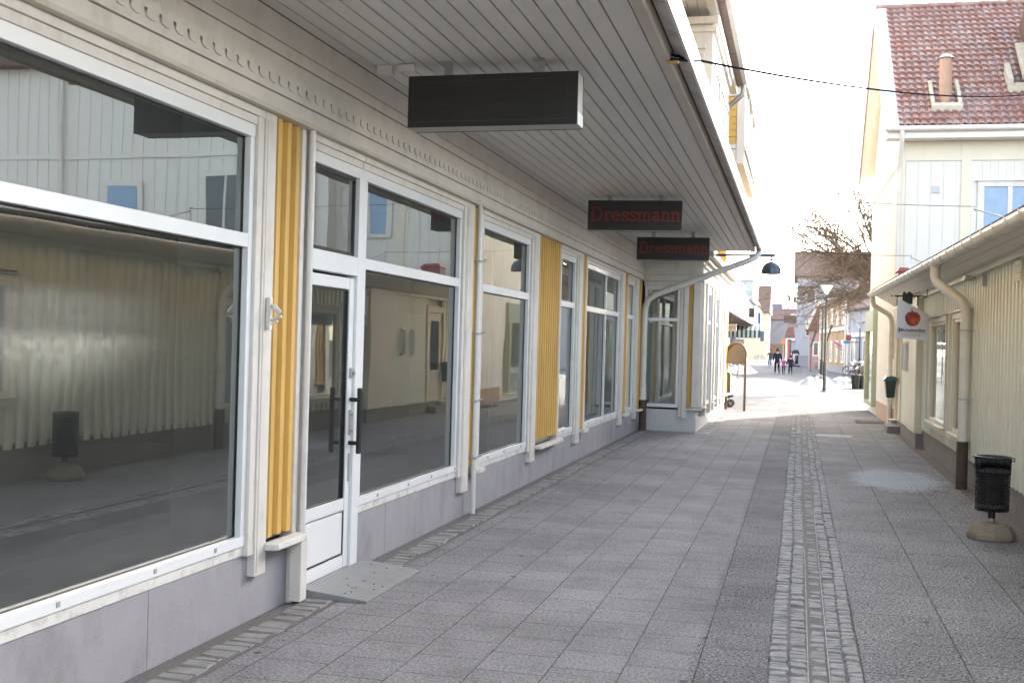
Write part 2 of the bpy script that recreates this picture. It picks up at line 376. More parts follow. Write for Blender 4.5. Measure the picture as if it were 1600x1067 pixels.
while y < 30:   # sunken, half-buried middle stones
    l = random.uniform(.06, .11)
    if random.random() < .55: stone(st, .105+random.uniform(0, .01), .19, y, y+l-.012, -.006, .006)
    y += l
st.build('drainage_channel', sett, recalc=False, kind='structure')
# thin kerb strips either side of the groove
kb = MB(); kb.box(.088, .094, 2, 9.9, -.03, -.002); kb.box(.196, .202, 2, 12.6, -.03, -.001); kb.build('channel_edge_strip', mat('pale_strip', (.34, .33, .32), .8, .3, 8), kind='structure')
# row of setts along the foot of the shop building
se = MB(); y = .5
while y < 22.55:
    l = random.uniform(.085, .13)
    xx = -3.0
    stone(se, xx+random.uniform(-.012, .012), xx+.17+random.uniform(-.02, .02), y, y+l-.014, .010, .007, -.01)
    y += l
x = -3.0
while x < -1.75:
    l = random.uniform(.085, .13); stone(se, x, x+l-.014, 22.28, 22.42, .010, .007, -.01); x += l
y = 22.3
while y < 31.6:
    l = random.uniform(.085, .13); stone(se, -1.83, -1.68, y, y+l-.014, .009, .006, -.01); y += l
se.build('sett_edging', mat('edging_setts', (.25, .242, .235), .8, .3, 7, .7, 120), recalc=False, kind='structure')
db = MB(); db.add([(-3.1, -5, .004), (-2.8, -5, .004), (-2.8, 22.5, .004), (-3.1, 22.5, .004)], [(0, 1, 2, 3)]); db.build('edging_bed', gravel, recalc=False, kind='structure')
db = MB(); db.add([(1.98, -5, .004), (2.16, -5, .004), (2.16, 26.9, .004), (1.98, 26.9, .004)], [(0, 1, 2, 3)]); db.build('wall_foot_grit', mat('foot_grit', (.17, .14, .115), .9, .35, 12, .8, 200), recalc=False, kind='structure')

# ================================================================== LEFT: long timber shop building
SB = thing('shop_building', 'long white and yellow timber shop building with big display windows under a boarded canopy', 'building', (-3.1, 9, 0))
FX = -3.1
TF = lambda u, d, z: (FX+d, u, z)          # along the facade, outwards, up
YEND = 22.6
# plinth of grey boards with joints
def boards(edges, z0, z1, d0, d1, T, gap=.004):
    mb = MB(T)
    for a, b in zip(edges[:-1], edges[1:]): mb.box(a+gap/2, b-gap/2, d0, d1, z0, z1)
    return mb
boards([-6, -3.2, -1, 1.2, 3.2, 5.0, 6.62], .0, .415, -.06, -.005, TF).build('plinth', plinthm, SB, .002)
boards([7.72, 8.32, 10.44, 14.15, 16.55, 19.3, 22.6], .0, .415, -.06, -.005, TF).build('plinth', plinthm, SB, .002)
mb = MB(TF); mb.box(-6, 22.6, -.12, -.062, 0, .42); mb.build('plinth_backing', darkgap, SB)

def facade_window(y0, y1, mull=(), gl=None, worn=False, sash=True):
    f = MB(TF)
    zb, zt, t0, t1 = .52, 2.83, 2.19, 2.27
    f.box(y0-.05, y1+.05, -.07, .012, zt, 2.905); f.box(y0-.05, y1+.05, -.07, .014, .462, zb)
    f.box(y0-.05, y0, -.07, .010, zb, zt); f.box(y1, y1+.05, -.07, .010, zb, zt)
    f.box(y0, y1, -.07, .008, t0, t1)
    for m_ in mull: f.box(m_-.025, m_+.025, -.07, .006, zb, t0); f.box(m_-.025, m_+.025, -.07, .006, t1, zt)
    w_ = f.build('window', alu, SB, .004)
    cuts = [y0] + list(mull) + [y1]
    for a, b in zip(cuts[:-1], cuts[1:]):
        a += .025 if a in mull else 0; b -= .025 if b in mull else 0
        for za, zc in ((zb, t0), (t1, zt)):
            g_ = MB(TF); g_.add([(a, -.035, za), (b, -.035, za), (b, -.035, zc), (a, -.035, zc)], [(0, 1, 2, 3)]); g_.build('pane', gl or glassL, w_, recalc=False)
            k = MB(TF)   # black gasket round the pane
            k.box(a, b, -.034, -.028, zc-.009, zc); k.box(b-.008, b, -.034, -.028, za, zc-.009); k.box(a, b-.008, -.034, -.028, za, za+.006); k.box(a, a+.005, -.034, -.028, za+.006, zc-.009)
            k.build('gasket', black, w_)
    s_ = MB(TF); s_.box(y0-.06, y1+.06, -.05, .004, .405, .461); s_.build('sill', wornw, w_, .004)
    # screw caps on the bottom rail
    y = y0+.35
    while y < y1:
        c = MB(TF); c.box(y-.012, y+.012, .014, .018, .482, .506); c.build('screw_cap', greym, w_); y += random.uniform(.55, .8)
    return w_
def casing(y0, y1, left=True):
    """stepped timber architrave over a window"""
    c = MB(TF); c.box(y0-.1, y1+.1, -.06, .022, 2.905, 2.955); c.box(y0-.1, y1+.1, -.06, .038, 2.955, 3.0)
    c.build('architrave', white, SB, .003)
def pilaster(y0, y1, zb=.27):
    c = MB(TF); c.box(y0, y1, -.04, .042, zb, 3.0); c.box(y0+.02, y1-.1, .042, .047, zb+.02, 2.95)
    c.build('pilaster', white, SB, .006)
def stile(y0, y1, d=.03, zb=.40):
    c = MB(TF); c.box(y0, y1, -.06, d, zb, 3.0); c.build('casing_board', white, SB, .004)
def corrug(u0, u1, pitch, depth, d0, z0, z1, T, wtop=.38, thick=.02):
    """vertical ribbed cladding; returns MB with a trapezoid profile extruded upwards"""
    prof = []; u = u0
    n = max(1, round((u1-u0)/pitch)); p = (u1-u0)/n
    for i in range(n):
        a = u0+i*p
        prof += [(a, d0), (a+p*(.5-wtop/2-.08), d0), (a+p*(.5-wtop/2), d0+depth), (a+p*(.5+wtop/2), d0+depth), (a+p*(.5+wtop/2+.08), d0)]
    prof.append((u1, d0)); m = len(prof)
    vs = [(a, b, z) for z in (z0, z1) for a, b in prof] + [(a, d0-thick, z) for z in (z0, z1) for a, b in prof]
    fs = [(i, i+1, m+i+1, m+i) for i in range(m-1)] + [(2*m+i, 3*m+i, 3*m+i+1, 2*m+i+1) for i in range(m-1)]
    fs += [(i, 2*m+i, 2*m+i+1, i+1) for i in range(m-1)] + [(m+i, m+i+1, 3*m+i+1, 3*m+i) for i in range(m-1)]
    fs += [(0, m, 3*m, 2*m), (m-1, 3*m-1, 4*m-1, 2*m-1)]
    mb = MB(T); mb.add(vs, fs); return mb
def yellow_panel(y0, y1, lo=.47):
    corrug(y0, y1, .125, .03, .002, lo, 2.998, TF).build('cladding_panel', yellow, SB)
    l = MB(TF); l.prism([(y0-.03, .03), (y1+.05, .03), (y1+.05, .10), (y1+.02, .125), (y0+.0, .125), (y0-.03, .10)], .405, .445, 'z')
    l.build('drip_ledge', wornw, SB, .006)
facade_window(-5.0, -1.2); facade_window(-.9, 1.2)
facade_window(1.45, 5.915, gl=glassD); casing(1.4, 5.95)
stile(5.965, 6.035, .032); pilaster(6.035, 6.175); yellow_panel(6.18, 6.56); stile(6.565, 6.62, .03, .0)
# slim round pipe beside the door and its boxed foot
p = MB(); p.tube([(FX+.055, 6.655, .03), (FX+.055, 6.655, 3.0)], .022, 12); p.build('downpipe', whitem, SB, smooth=True)
p = MB(TF); p.box(6.53, 6.625, .03, .11, .02, .40); p.build('pipe_casing', white, SB, .006)
# door bay
d = MB(TF); d.box(6.69, 6.765, -.07, .02, 0, 3.0); d.box(7.575, 7.70, -.07, .014, 0, 2.905); d.box(6.765, 7.575, -.07, .012, 2.83, 2.905); d.box(6.765, 7.575, -.07, .012, 2.13, 2.265); d.build('door_frame', alu, SB, .004)
casing(6.80, 7.505)
for (za, zc) in ((2.265, 2.83),):
    tw = MB(TF); tw.box(6.765, 7.575, -.04, -.02, za, za+.03); tw.box(6.765, 7.575, -.04, -.02, zc-.02, zc); tw.box(6.765, 6.785, -.04, -.02, za+.03, zc-.02); tw.box(7.555, 7.575, -.04, -.02, za+.03, zc-.02)
    tw = tw.build('transom_light', black, SB)
    g_ = MB(TF); g_.add([(6.785, -.03, za+.03), (7.555, -.03, za+.03), (7.555, -.03, zc-.02), (6.785, -.03, zc-.02)], [(0, 1, 2, 3)]); g_.build('pane', glassL, tw, recalc=False)
dl = MB(TF)
dl.box(6.77, 6.835, -.06, -.01, .05, 2.11); dl.box(7.49, 7.572, -.06, -.008, .05, 2.11)
dl.box(6.835, 7.49, -.06, -.012, 2.03, 2.11); dl.box(6.835, 7.49, -.06, -.012, .46, .545); dl.box(6.835, 7.49, -.06, -.012, .05, .14)
dl.box(6.85, 7.475, -.05, -.016, .155, .445); dl.box(6.835, 7.49, -.058, -.045, .14, .46)
door = dl.build('door', alu, SB, .003)
g_ = MB(TF); g_.add([(6.835, -.035, .545), (7.49, -.035, .545), (7.49, -.035, 2.03), (6.835, -.035, 2.03)], [(0, 1, 2, 3)]); g_.build('pane', glassL, door, recalc=False)
k = MB(TF); k.box(6.835, 7.49, -.034, -.02, 2.018, 2.03); k.box(7.476, 7.49, -.034, -.018, .545, 2.018); k.box(6.835, 7.476, -.034, -.022, .545, .553); k.build('gasket', black, door)
k = MB(TF); k.box(7.477, 7.4845, -.0155, -.010, .15, .45); k.box(6.852, 7.4765, -.0155, -.011, .146, .152); k.build('panel_groove', darkgap, door)
h = MB(TF); h.box(7.515, 7.556, .055, .085, .86, 1.33); h.box(7.525, 7.545, -.01, .055, .92, .95); h.box(7.525, 7.545, -.01, .055, 1.23, 1.26); h.build('pull_handle', black, door, .008)
h = MB(TF); h.box(7.53, 7.556, -.008, .002, .99, 1.17); h.box(7.535, 7.551, .002, .022, 1.01, 1.03); h.box(7.535, 7.551, .002, .022, 1.13, 1.15); h.build('lock_plate', greym, door, .003)
h = MB(TF); h.box(7.53, 7.552, -.008, .0, .66, .86); h.build('lock_plate', greym, door, .003)
h = MB(TF); h.lathe([(.001, 0), (.001, 0)], 0, 0, 3) if 0 else None
h.box(7.52, 7.552, -.008, .012, 1.40, 1.47); h.tube([(7.536, .012, 1.435), (7.536, .03, 1.435)], .014, 12); h.build('lock_cylinder', galv, door, .003)
mb = MB(TF); mb.box(6.77, 7.57, -.08, .03, .0, .045); mb.build('threshold', greym, SB, .004)
facade_window(7.735, 10.075); casing(7.72, 10.1); stile(10.13, 10.2, .034); pilaster(10.2, 10.43, .25)
p = MB(); p.tube([(FX+.0, 10.50, 3.06), (FX+.06, 10.50, 3.03), (FX+.075, 10.50, 2.97), (FX+.075, 10.50, .02)], .026, 12); p.build('downpipe', whitem, SB, smooth=True)
for z in (.55, 1.1, 1.75, 2.45):
    p = MB(TF); p.box(10.465, 10.535, .0, .105, z, z+.018); p.tube([(10.535, .09, z+.009), (10.57, .13, z+.03)], .01, 8); p.build('pipe_clip', greym, SB)
yellow_panel(10.56, 10.74); stile(10.745, 10.83, .03)
facade_window(10.885, 12.865); casing(10.87, 12.9); stile(12.92, 12.99, .034); pilaster(12.99, 13.27)
yellow_panel(13.3, 14.56, .50); stile(14.57, 14.66, .03)
facade_window(14.71, 15.665); casing(14.7, 15.7); stile(15.72, 15.79, .034); pilaster(15.79, 16.11)
yellow_panel(16.14, 16.44); stile(16.45, 16.54, .03)
facade_window(16.60, 19.72, (18.38,)); casing(16.6, 19.75); stile(19.78, 19.84, .034); pilaster(19.84, 20.2)
yellow_panel(20.24, 20.6); stile(20.61, 20.69, .03)
facade_window(20.74, 21.58); casing(20.74, 21.6); stile(21.64, 21.7, .034); pilaster(21.7, 22.02)
yellow_panel(22.05, 22.46); stile(22.47, 22.6, .02)
# frieze: ledge, lower board, grooves, scalloped trim, upper boards
fz = MB(TF); fz.box(-6, YEND, -.06, .085, 3.002, 3.028); fz.build('drip_board', mat('weathered_cream_board', (.58, .54, .46), .6, .08, 5, .2, 80, dirt=(.33, .27, .2), dirt_amt=.5, dscale=3), SB, .003)
fz = MB(TF); fz.box(-6, YEND, -.06, .05, 3.032, 3.125); fz.box(-6, YEND, -.06, .062, 3.13, 3.205)
fz.box(-6, YEND, -.06, .045, 3.26, 3.36); fz.box(-6, YEND, -.06, .055, 3.365, 3.44); fz.box(-6, YEND, -.06, .052, 3.446, 3.60); fz.build('frieze', white, SB, .003)
fz = MB(TF); fz.box(-6, YEND, -.07, .035, 3.0, 3.60); fz.build('frieze_backing', white, SB)
def scallops(T, u0, u1, zb, zt, pitch, d0, d1):
    n = round((u1-u0)/pitch); p = (u1-u0)/n; top = []; mb = MB(T)
    for i in range(n):
        a = u0+i*p; poly = [(a, zt)]
        poly += [(a, zb+.052), (a+.004, zb+.050), (a+.016, zb+.044), (a+.012, zb+.030)]
        for k in range(0, 9):
            t = PI + PI*k/8
            poly.append((a+p/2 + (p/2-.010)*math.cos(t), zb+.022 + .022*math.sin(t)))
        poly += [(a+p-.012, zb+.030), (a+p-.016, zb+.044), (a+p-.004, zb+.050), (a+p, zb+.052), (a+p, zt)]
        m = len(poly)
        vs = [(x_, d1, z_) for x_, z_ in poly] + [(x_, d0, z_) for x_, z_ in poly]
        mb.add(vs, [tuple(range(m))] + [(k, k+1, m+k+1, m+k) for k in range(m-1)])
    return mb
scallops(TF, 1.0, YEND-.06, 3.172, 3.262, .128, .0625, .070).build('scalloped_trim', white, SB)
# canopy soffit: boards running along the street with open dark joints
sf = MB(); x = -3.045; i = 0
while x < -1.15:
    wd = .121 if i else .10
    ys_ = [-6, -1.5+random.random()*2, 3+random.random()*3, 8+random.random()*3, 13+random.random()*3, 18+random.random()*2, YEND]
    for a, b in zip(ys_[:-1], ys_[1:]): sf.box(x+.0055, x+wd-.0055, a+.001, b-.001, 3.60, 3.622)
    x += wd; i += 1
xe = x
sf.box(xe+.0055, -.975, -6, 9.2, 3.60, 3.622); sf.box(xe+.0055, -.975, 9.202, YEND, 3.60, 3.622)
sf.build('soffit', soffm, SB, .002)
sf = MB(); sf.box(-3.15, -.96, -6, YEND, 3.622, 3.66); sf.build('soffit_backing', darkgap, SB)
sf = MB(); sf.box(-.965, -.875, -6, YEND+.02, 3.583, 3.68); sf.build('fascia_board', mat('aged_cream_fascia', (.56, .52, .46), .5, .06, 4, .15, 70, dirt=(.35, .31, .26), dirt_amt=.35), SB, .014)
# eaves panels under the gutter edge
ev = MB(); y = -6
while y < YEND-.05:
    b = min(y+.62, YEND+.03); ev.prism([(-.862, 3.655), (-.770, 3.625), (-.770, 3.645), (-.862, 3.675)], y+.012, b-.012, 'y'); y += .62
ev.build('eaves_panel', slate, SB, .003)
ev = MB(); y = -6
while y < YEND: ev.prism([(-.90, 3.70), (-.768, 3.652), (-.768, 3.665), (-.90, 3.71)], y, min(y+.62, YEND+.03), 'y'); y += .62
ev.build('eaves_backing', darkgap, SB)
gt = MB(); gt.prism([(-.765, 3.60), (-.752, 3.60), (-.745, 3.78), (-.765, 3.79), (-.80, 3.79), (-.775, 3.76), (-.772, 3.60)], -6, YEND+.05, 'y'); gt.build('gutter', whitem, SB, .003)
rf = MB(); rf.prism([(-.80, 3.74), (-3.1, 4.5), (-3.1, 4.56), (-.80, 3.785)], -6, YEND+.03, 'y'); rf.build('canopy_roof', greym, SB)
ed = MB(); ed.prism([(-3.1, 3.665), (-.94, 3.665), (-.80, 3.735), (-3.1, 4.49)], YEND-.02, YEND+.02, 'y'); ed.build('canopy_end_board', white, SB)
# big slanted downpipe from the gutter end to the inner corner
p = MB(); p.tube([(-.80, 22.45, 3.68), (-.80, 22.42, 3.56), (-.86, 22.38, 3.47), (-1.0, 22.36, 3.40), (-2.78, 22.42, 2.72), (-2.93, 22.44, 2.62), (-2.985, 22.45, 2.48), (-3.0, 22.46, 2.3), (-3.0, 22.46, .78)], .062, 16); p.tube([(-3.0, 22.46, .92), (-3.0, 22.46, .6)], [.068, .075], 16)
p.build('downpipe', whitem, SB, smooth=True)
p = MB(); p.tube([(-2.99, 22.45, .62), (-2.99, 22.45, 0)], .078, 14); p.build('standpipe', rust, SB, smooth=True)

# ---- projecting end of the building
TP = lambda u, d, z: (u, YEND-d, z)        # wall facing us, u = X
XS = -1.90
TS = lambda u, d, z: (XS+d, u, z)          # its street side
w_ = MB(TP); zb, zt, t0, t1 = .55, 2.83, 2.20, 2.265; x0, x1 = -2.97, -2.36
w_.box(x0-.05, x1+.05, -.05, .02, zt, 2.90); w_.box(x0-.05, x1+.05, -.05, .022, .48, zb); w_.box(x0-.05, x0, -.05, .018, zb, zt); w_.box(x1, x1+.05, -.05, .018, zb, zt); w_.box(x0, x1, -.05, .016, t0, t1)
w_ = w_.build('window', alu, SB, .004)
for a, b in ((zb, t0), (t1, zt)):
    g_ = MB(TP); g_.add([(x0, -.02, a), (x1, -.02, a), (x1, -.02, b), (x0, -.02, b)], [(0, 1, 2, 3)]); g_.build('pane', glassL, w_, recalc=False)
mb = MB(TP); mb.box(x1+.055, x1+.12, -.05, .035, .3, 3.0); mb.box(x1+.125, x1+.22, -.05, .055, .28, 3.0); mb.box(-2.045, XS, -.03, .045, .5, 3.0); mb.box(-3.04, x1+.12, -.05, .03, 2.90, 3.0); mb.build('casing_board', white, SB, .004)
corrug(-2.137, -2.05, .05, .02, .0, .5, 3.0, TP, .5).build('cladding_panel', yellow, SB)
mb = MB(TP); mb.prism([(-2.16, -.02), (-1.86, -.02), (-1.83, .03), (-1.86, .075), (-2.16, .075)], .44, .485, 'z'); mb.build('drip_ledge', wornw, SB, .006)
mb = MB(TP); mb.box(-3.02, -1.96, -.10, .0, 0, .44); mb.build('plinth', mat('whitewashed_plinth', (.58, .58, .58), .7, .06, 5, .2, 60, dirt=(.36, .35, .34), dirt_amt=.5, dscale=5), SB, .004)
mb = MB(TS); mb.box(YEND+.0, 31.3, -.06, -.05, 0, .44); mb.build('plinth', MATS['whitewashed_plinth'], SB)
mb = MB(TP); mb.box(-3.05, -1.87, -.05, .05, 3.005, 3.12); mb.box(-3.05, -1.87, -.05, .035, 3.125, 3.40); mb.box(-3.05, -1.85, -.05, .06, 3.28, 3.34); mb.box(-3.05, -1.82, -.05, .09, 3.40, 3.44); mb.box(-3.05, -1.88, -.05, .04, 3.44, 3.60); mb.build('frieze', white, SB, .004)
scallops(TP, -2.98, -1.9, 3.155, 3.26, .1, .035, .052).build('scalloped_trim', white, SB)
mb = MB(TS); mb.box(YEND+.01, 31.3, -.05, .05, 3.005, 3.12); mb.box(YEND+.01, 31.3, -.05, .035, 3.125, 3.40); mb.box(YEND-.02, 31.35, -.05, .075, 3.28, 3.34); mb.box(YEND-.05, 31.4, -.05, .12, 3.40, 3.46); mb.build('frieze', white, SB, .004)
mb = MB(TS); mb.prism([(-.05, 3.46), (.30, 3.56), (.30, 3.66), (.26, 3.68), (-.05, 3.80)], YEND+.03, 31.5, 'x') if 0 else mb.box(YEND+.03, 31.45, -.05, .22, 3.50, 3.64)
mb.build('eaves_box', white, SB, .01)
# street side bays
ys = [(22.6, 23.05, 'w'), (23.05, 23.5, 'y'), (23.5, 23.85, 'w'), (23.85, 25.0, 'g'), (25.0, 25.35, 'w'), (25.35, 25.8, 'y'), (25.8, 26.1, 'w'), (26.1, 27.3, 'g'), (27.3, 27.7, 'w'), (27.7, 28.3, 'y'), (28.3, 28.6, 'w'), (28.6, 29.5, 'g'), (29.5, 29.8, 'w'), (29.8, 31.3, 'y')]
for a, b, k in ys:
    if k == 'w': q = MB(TS); q.box(a, b, -.04, .055, .28 if b-a < .42 else .5, 3.0); q.build('casing_board', white, SB, .004)
    elif k == 'y': corrug(a, b, .15, .03, -.01, .5, 3.0, TS).build('cladding_panel', yellow, SB); q = MB(TS); q.box(a, b, .0, .10, .44, .48); q.build('drip_ledge', wornw, SB, .005)
    else:
        q = MB(TS); q.box(a, b, -.04, .02, .48, .55); q.box(a, b, -.04, .02, 2.83, 3.0); q.box(a, b, -.04, .015, 2.2, 2.27); q.box(a, a+.05, -.04, .015, .55, 2.2); q.box(b-.05, b, -.04, .015, .55, 2.2); q.box(a, a+.05, -.04, .015, 2.27, 2.83); q.box(b-.05, b, -.04, .015, 2.27, 2.83); q = q.build('window', alu, SB, .004)
        g_ = MB(TS); g_.add([(a+.05, -.02, .55), (b-.05, -.02, .55), (b-.05, -.02, 2.83), (a+.05, -.02, 2.83)], [(0, 1, 2, 3)]); g_.build('pane', glassL, q, recalc=False)
mb = MB(); mb.box(-6, XS-.08, 31.25, 31.3, 0, 7); mb.box(-3.05, -1.95, 22.7, 31.25, 3.4, 3.44); mb.build('end_wall', yellow, SB)
mb = MB(); mb.box(-2.3, -2.05, 22.75, 31.2, .02, .5); mb.build('inner_sill', in_pale, SB)
# interior seen through the glass
mb = MB(); mb.box(-8.0, -7.9, -6, 22.5, 0, 3.4); mb.box(-8, -3.2, 11.6, 11.7, 0, 3.4); mb.box(-8, -3.2, -6, -5.95, 0, 3.4); mb.build('interior_wall', wood_in, SB)
mb = MB(); mb.box(-8, -3.18, -6, 22.5, .38, .43); mb.build('interior_floor', in_floor, SB)
mb = MB(); mb.box(-8, -3.14, -6, 22.5, 3.08, 3.14); mb.build('interior_ceiling', mat('interior_ceiling', (.30, .30, .29), .8, .05), SB)
mb = MB()
for y in (5.98, 10.14, 12.93, 15.73, 19.80): mb.box(-3.58, -3.19, y, y+.05, .43, 3.08)
mb.build('display_partition', in_pale, SB)
mb = MB(); mb.box(-3.85, -3.17, -5, 6.7, .431, .47); mb.box(-3.85, -3.17, 7.72, 22.4, .431, .47); mb.build('display_ledge', mat('pale_blue_ledge', (.72, .80, .82), .6, .05), SB)
def curtain(u0, u1, d, z0, z1, T, amp=.03, pitch=.16):
    n = int((u1-u0)/.02); vs = []; 
    for i in range(n+1):
        u = u0+(u1-u0)*i/n; o = amp*math.sin(2*PI*u/pitch) + amp*.5*math.sin(2*PI*u/(pitch*1.7)+1)
        vs += [(u, d+o, z0), (u, d+o, z1)]
    mb = MB(T); mb.add(vs, [(2*i, 2*i+2, 2*i+3, 2*i+1) for i in range(n)]); return mb
curt = mat('pale_green_curtain', (.50, .56, .47), .9, .04, 3, .05)
curtain(14.8, 15.7, -.55, .43, 3.0, TF).build('curtain', curt, SB, smooth=True)
curtain(16.6, 19.7, -.45, .43, 3.0, TF).build('curtain', curt, SB, smooth=True)
curtain(20.7, 21.6, -.4, .43, 3.0, TF).build('curtain', curt, SB, smooth=True)
curtain(-3.1, -2.1, -.35, .5, 2.35, TP, .02, .17).build('curtain', curt, SB, smooth=True)
mb = MB(); mb.box(-3.14, -3.1, 22.65, 31.2, .4, 3.4); mb.box(-3.1, -2.2, 24.3, 24.34, .4, 3.4); mb.box(-3.1, -2.2, 22.8, 31.2, .38, .43); mb.build('interior_wall', wood_in, SB)
# upper storey, oriels and roof
up = MB(); up.box(-5.4, -2.3, -6, 22.6, 4.45, 7.0); up.box(-6, -2.2, 22.6, 31.25, 3.6, 8.6); up.build('upper_wall', yellow, SB)
# white oriel above the canopy
orl = MB(); orl.box(-2.4, -1.35, 17.0, 20.6, 3.95, 6.52); orl = orl.build('oriel', white, SB, .02)
q = MB()
q.box(-2.35, -1.27, 16.93, 20.68, 6.52, 6.62); q.box(-2.35, -1.30, 16.96, 20.65, 6.40, 6.47); q.box(-2.3, -1.46, 16.94, 16.999, 6.15, 6.22)
for k, e in enumerate((.0, .08, .16)): 
    x0, x1, z0, z1 = -2.25+e, -1.48-e, 4.2+e, 6.1-e
    q.box(x0, x1, 16.985-.01*k, 16.999, z1-.03, z1); q.box(x1-.03, x1, 16.985-.01*k, 16.999, z0, z1-.03)
q.build('moulding', white, orl, .004)
for y in (17.35, 18.5, 19.6):
    q = MB(); q.box(-1.349, -1.335, y, y+.85, 4.3, 5.9); q.build('pane', glassR, orl)
    q = MB(); q.box(-1.35, -1.32, y-.05, y, 4.2, 6.0); q.box(-1.35, -1.32, y+.85, y+.9, 4.2, 6.0); q.box(-1.35, -1.32, y, y+.85, 5.9, 6.0); q.box(-1.35, -1.32, y, y+.85, 5.25, 5.31); q.build('window_frame', white, orl)
# main eaves
evs = MB(); x = -2.35
while x < -1.45: evs.box(x, x+.145, -6, 22.6, 6.78, 6.80); x += .152
evs.build('upper_soffit', soffm, SB)
evs = MB(); evs.box(-1.44, -1.30, -6, 22.6, 6.70, 6.82); evs.build('fascia_board', white, SB, .01)
evs = MB(); y = -6
while y < 22.5: evs.box(-1.44, -1.14, y+.01, min(y+.5, 22.6)-.01, 6.83, 6.85); y += .5
evs.build('eaves_panel', mat('brown_eaves_tile', (.33, .25, .21), .7, .15, 5, .3, 50), SB)
evs = MB(); evs.prism([(-1.18, 6.80), (-1.10, 6.80), (-1.08, 6.95), (-1.2, 6.95)], -6, 22.6, 'y'); evs.build('gutter', whitem, SB, .008)
evs = MB(); evs.prism([(-1.12, 6.92), (-4.2, 9.6), (-7.2, 6.9), (-7.2, 6.8), (-1.4, 6.86)], -6, 22.55, 'y'); evs.build('roof', roofbr, SB)
evs = MB(); evs.tube([(-1.16, 22.2, 6.8), (-1.18, 22.2, 6.6), (-1.5, 22.3, 6.35), (-1.9, 22.45, 6.3)], .05, 10); evs.build('downpipe', galv, SB, smooth=True)
# yellow boarded oriel of the projecting end
o2 = MB(); o2.box(-2.5, -1.22, 24.0, 29.4, 5.55, 12.5); o2 = o2.build('oriel', mat('cream_board', (.76, .71, .60), .5, .04), SB, .02)
q = MB()
for k in range(7): q.box(-1.85, -1.385, 23.965, 23.998, 5.98+k*.14, 5.98+k*.14+.132)
q.build('boarding', yellow, o2, .003)
q = MB(); q.box(-2.5, -1.385, 23.95, 23.999, 6.97, 7.15); q.box(-1.375, -1.21, 23.95, 23.999, 5.55, 7.15); q.box(-2.4, -1.385, 23.92, 23.999, 5.86, 5.96); q.box(-2.5, -1.385, 23.955, 23.999, 5.55, 5.855); q.box(-2.5, -1.15, 23.9, 29.45, 7.15, 7.24); q.box(-1.219, -1.17, 23.93, 29.4, 5.84, 5.90)
q.box(-1.219, -1.19, 25.0, 25.1, 5.9, 7.15); q.box(-1.219, -1.19, 26.6, 26.7, 5.9, 7.15); q.box(-1.219, -1.19, 28.2, 28.3, 5.9, 7.15)
q.build('moulding', white, o2, .005)
q = MB(); q.box(-1.219, -1.205, 25.15, 26.55, 6.1, 7.05); q.build('pane', glassR, o2)
q = MB(); q.box(-1.219, -1.205, 26.75, 28.15, 6.1, 7.05); q.build('pane', glassR, o2)
q = MB(); q.prism([(-2.6, 12.5), (-1.15, 12.5), (-2.6, 14.2)], 23.8, 29.6, 'y'); q.build('roof', roofbr, o2)
evs = MB(); evs.prism([(-1.6, 8.7), (-4.6, 11.4), (-7.6, 8.7)], 22.5, 31.4, 'y'); evs.build('roof', roofbr, SB)

# ---- metal ramp at the door
rp = MB(); rp.add([(-3.07, 6.72, .0), (-2.62, 6.72, 0), (-2.62, 7.78, 0), (-3.07, 7.78, 0), (-3.07, 6.72, .062), (-2.62, 6.72, .016), (-2.62, 7.78, .016), (-3.07, 7.78, .062)], [(0,3,2,1),(4,5,6,7),(0,1,5,4),(1,2,6,5),(2,3,7,6),(3,0,4,7)])
ro = thing('door_ramp', 'thin grey metal ramp plate lying in front of the shop door', 'ramp', (-2.85, 7.25, 0))
rp.build('plate', ramp_m, ro, .002)
q = MB()
for i in range(14):
    y = 6.8+.9*random.random(); x = -3.0+.33*random.random(); z = .062-(x+3.07)/.45*.046
    q.lathe([(.007, z), (.005, z+.003)], x, y, 8)
q.build('rivet', darkgap, ro)
# ---- hooks (small white twin bracket on the pilaster)
hk = thing('flag_bracket', 'small white twin flag pole bracket on the first white pilaster', 'bracket', (FX+.047, 6.12, 1.8))
q = MB(TF); q.box(6.08, 6.12, .047, .074, 1.72, 1.91); q.build('plate', white, hk, .003)
q = MB(TF); q.tube([(6.10, .06, 1.87), (6.10, .11, 1.855)], .009, 10); q.tube([(6.10, .09, 1.86), (6.10, .13, 1.82)], .016, 10); q.tube([(6.10, .06, 1.77), (6.10, .14, 1.80)], .010, 10); q.tube([(6.10, .06, 1.745), (6.10, .12, 1.77)], .006, 10); q.build('socket', white, hk)

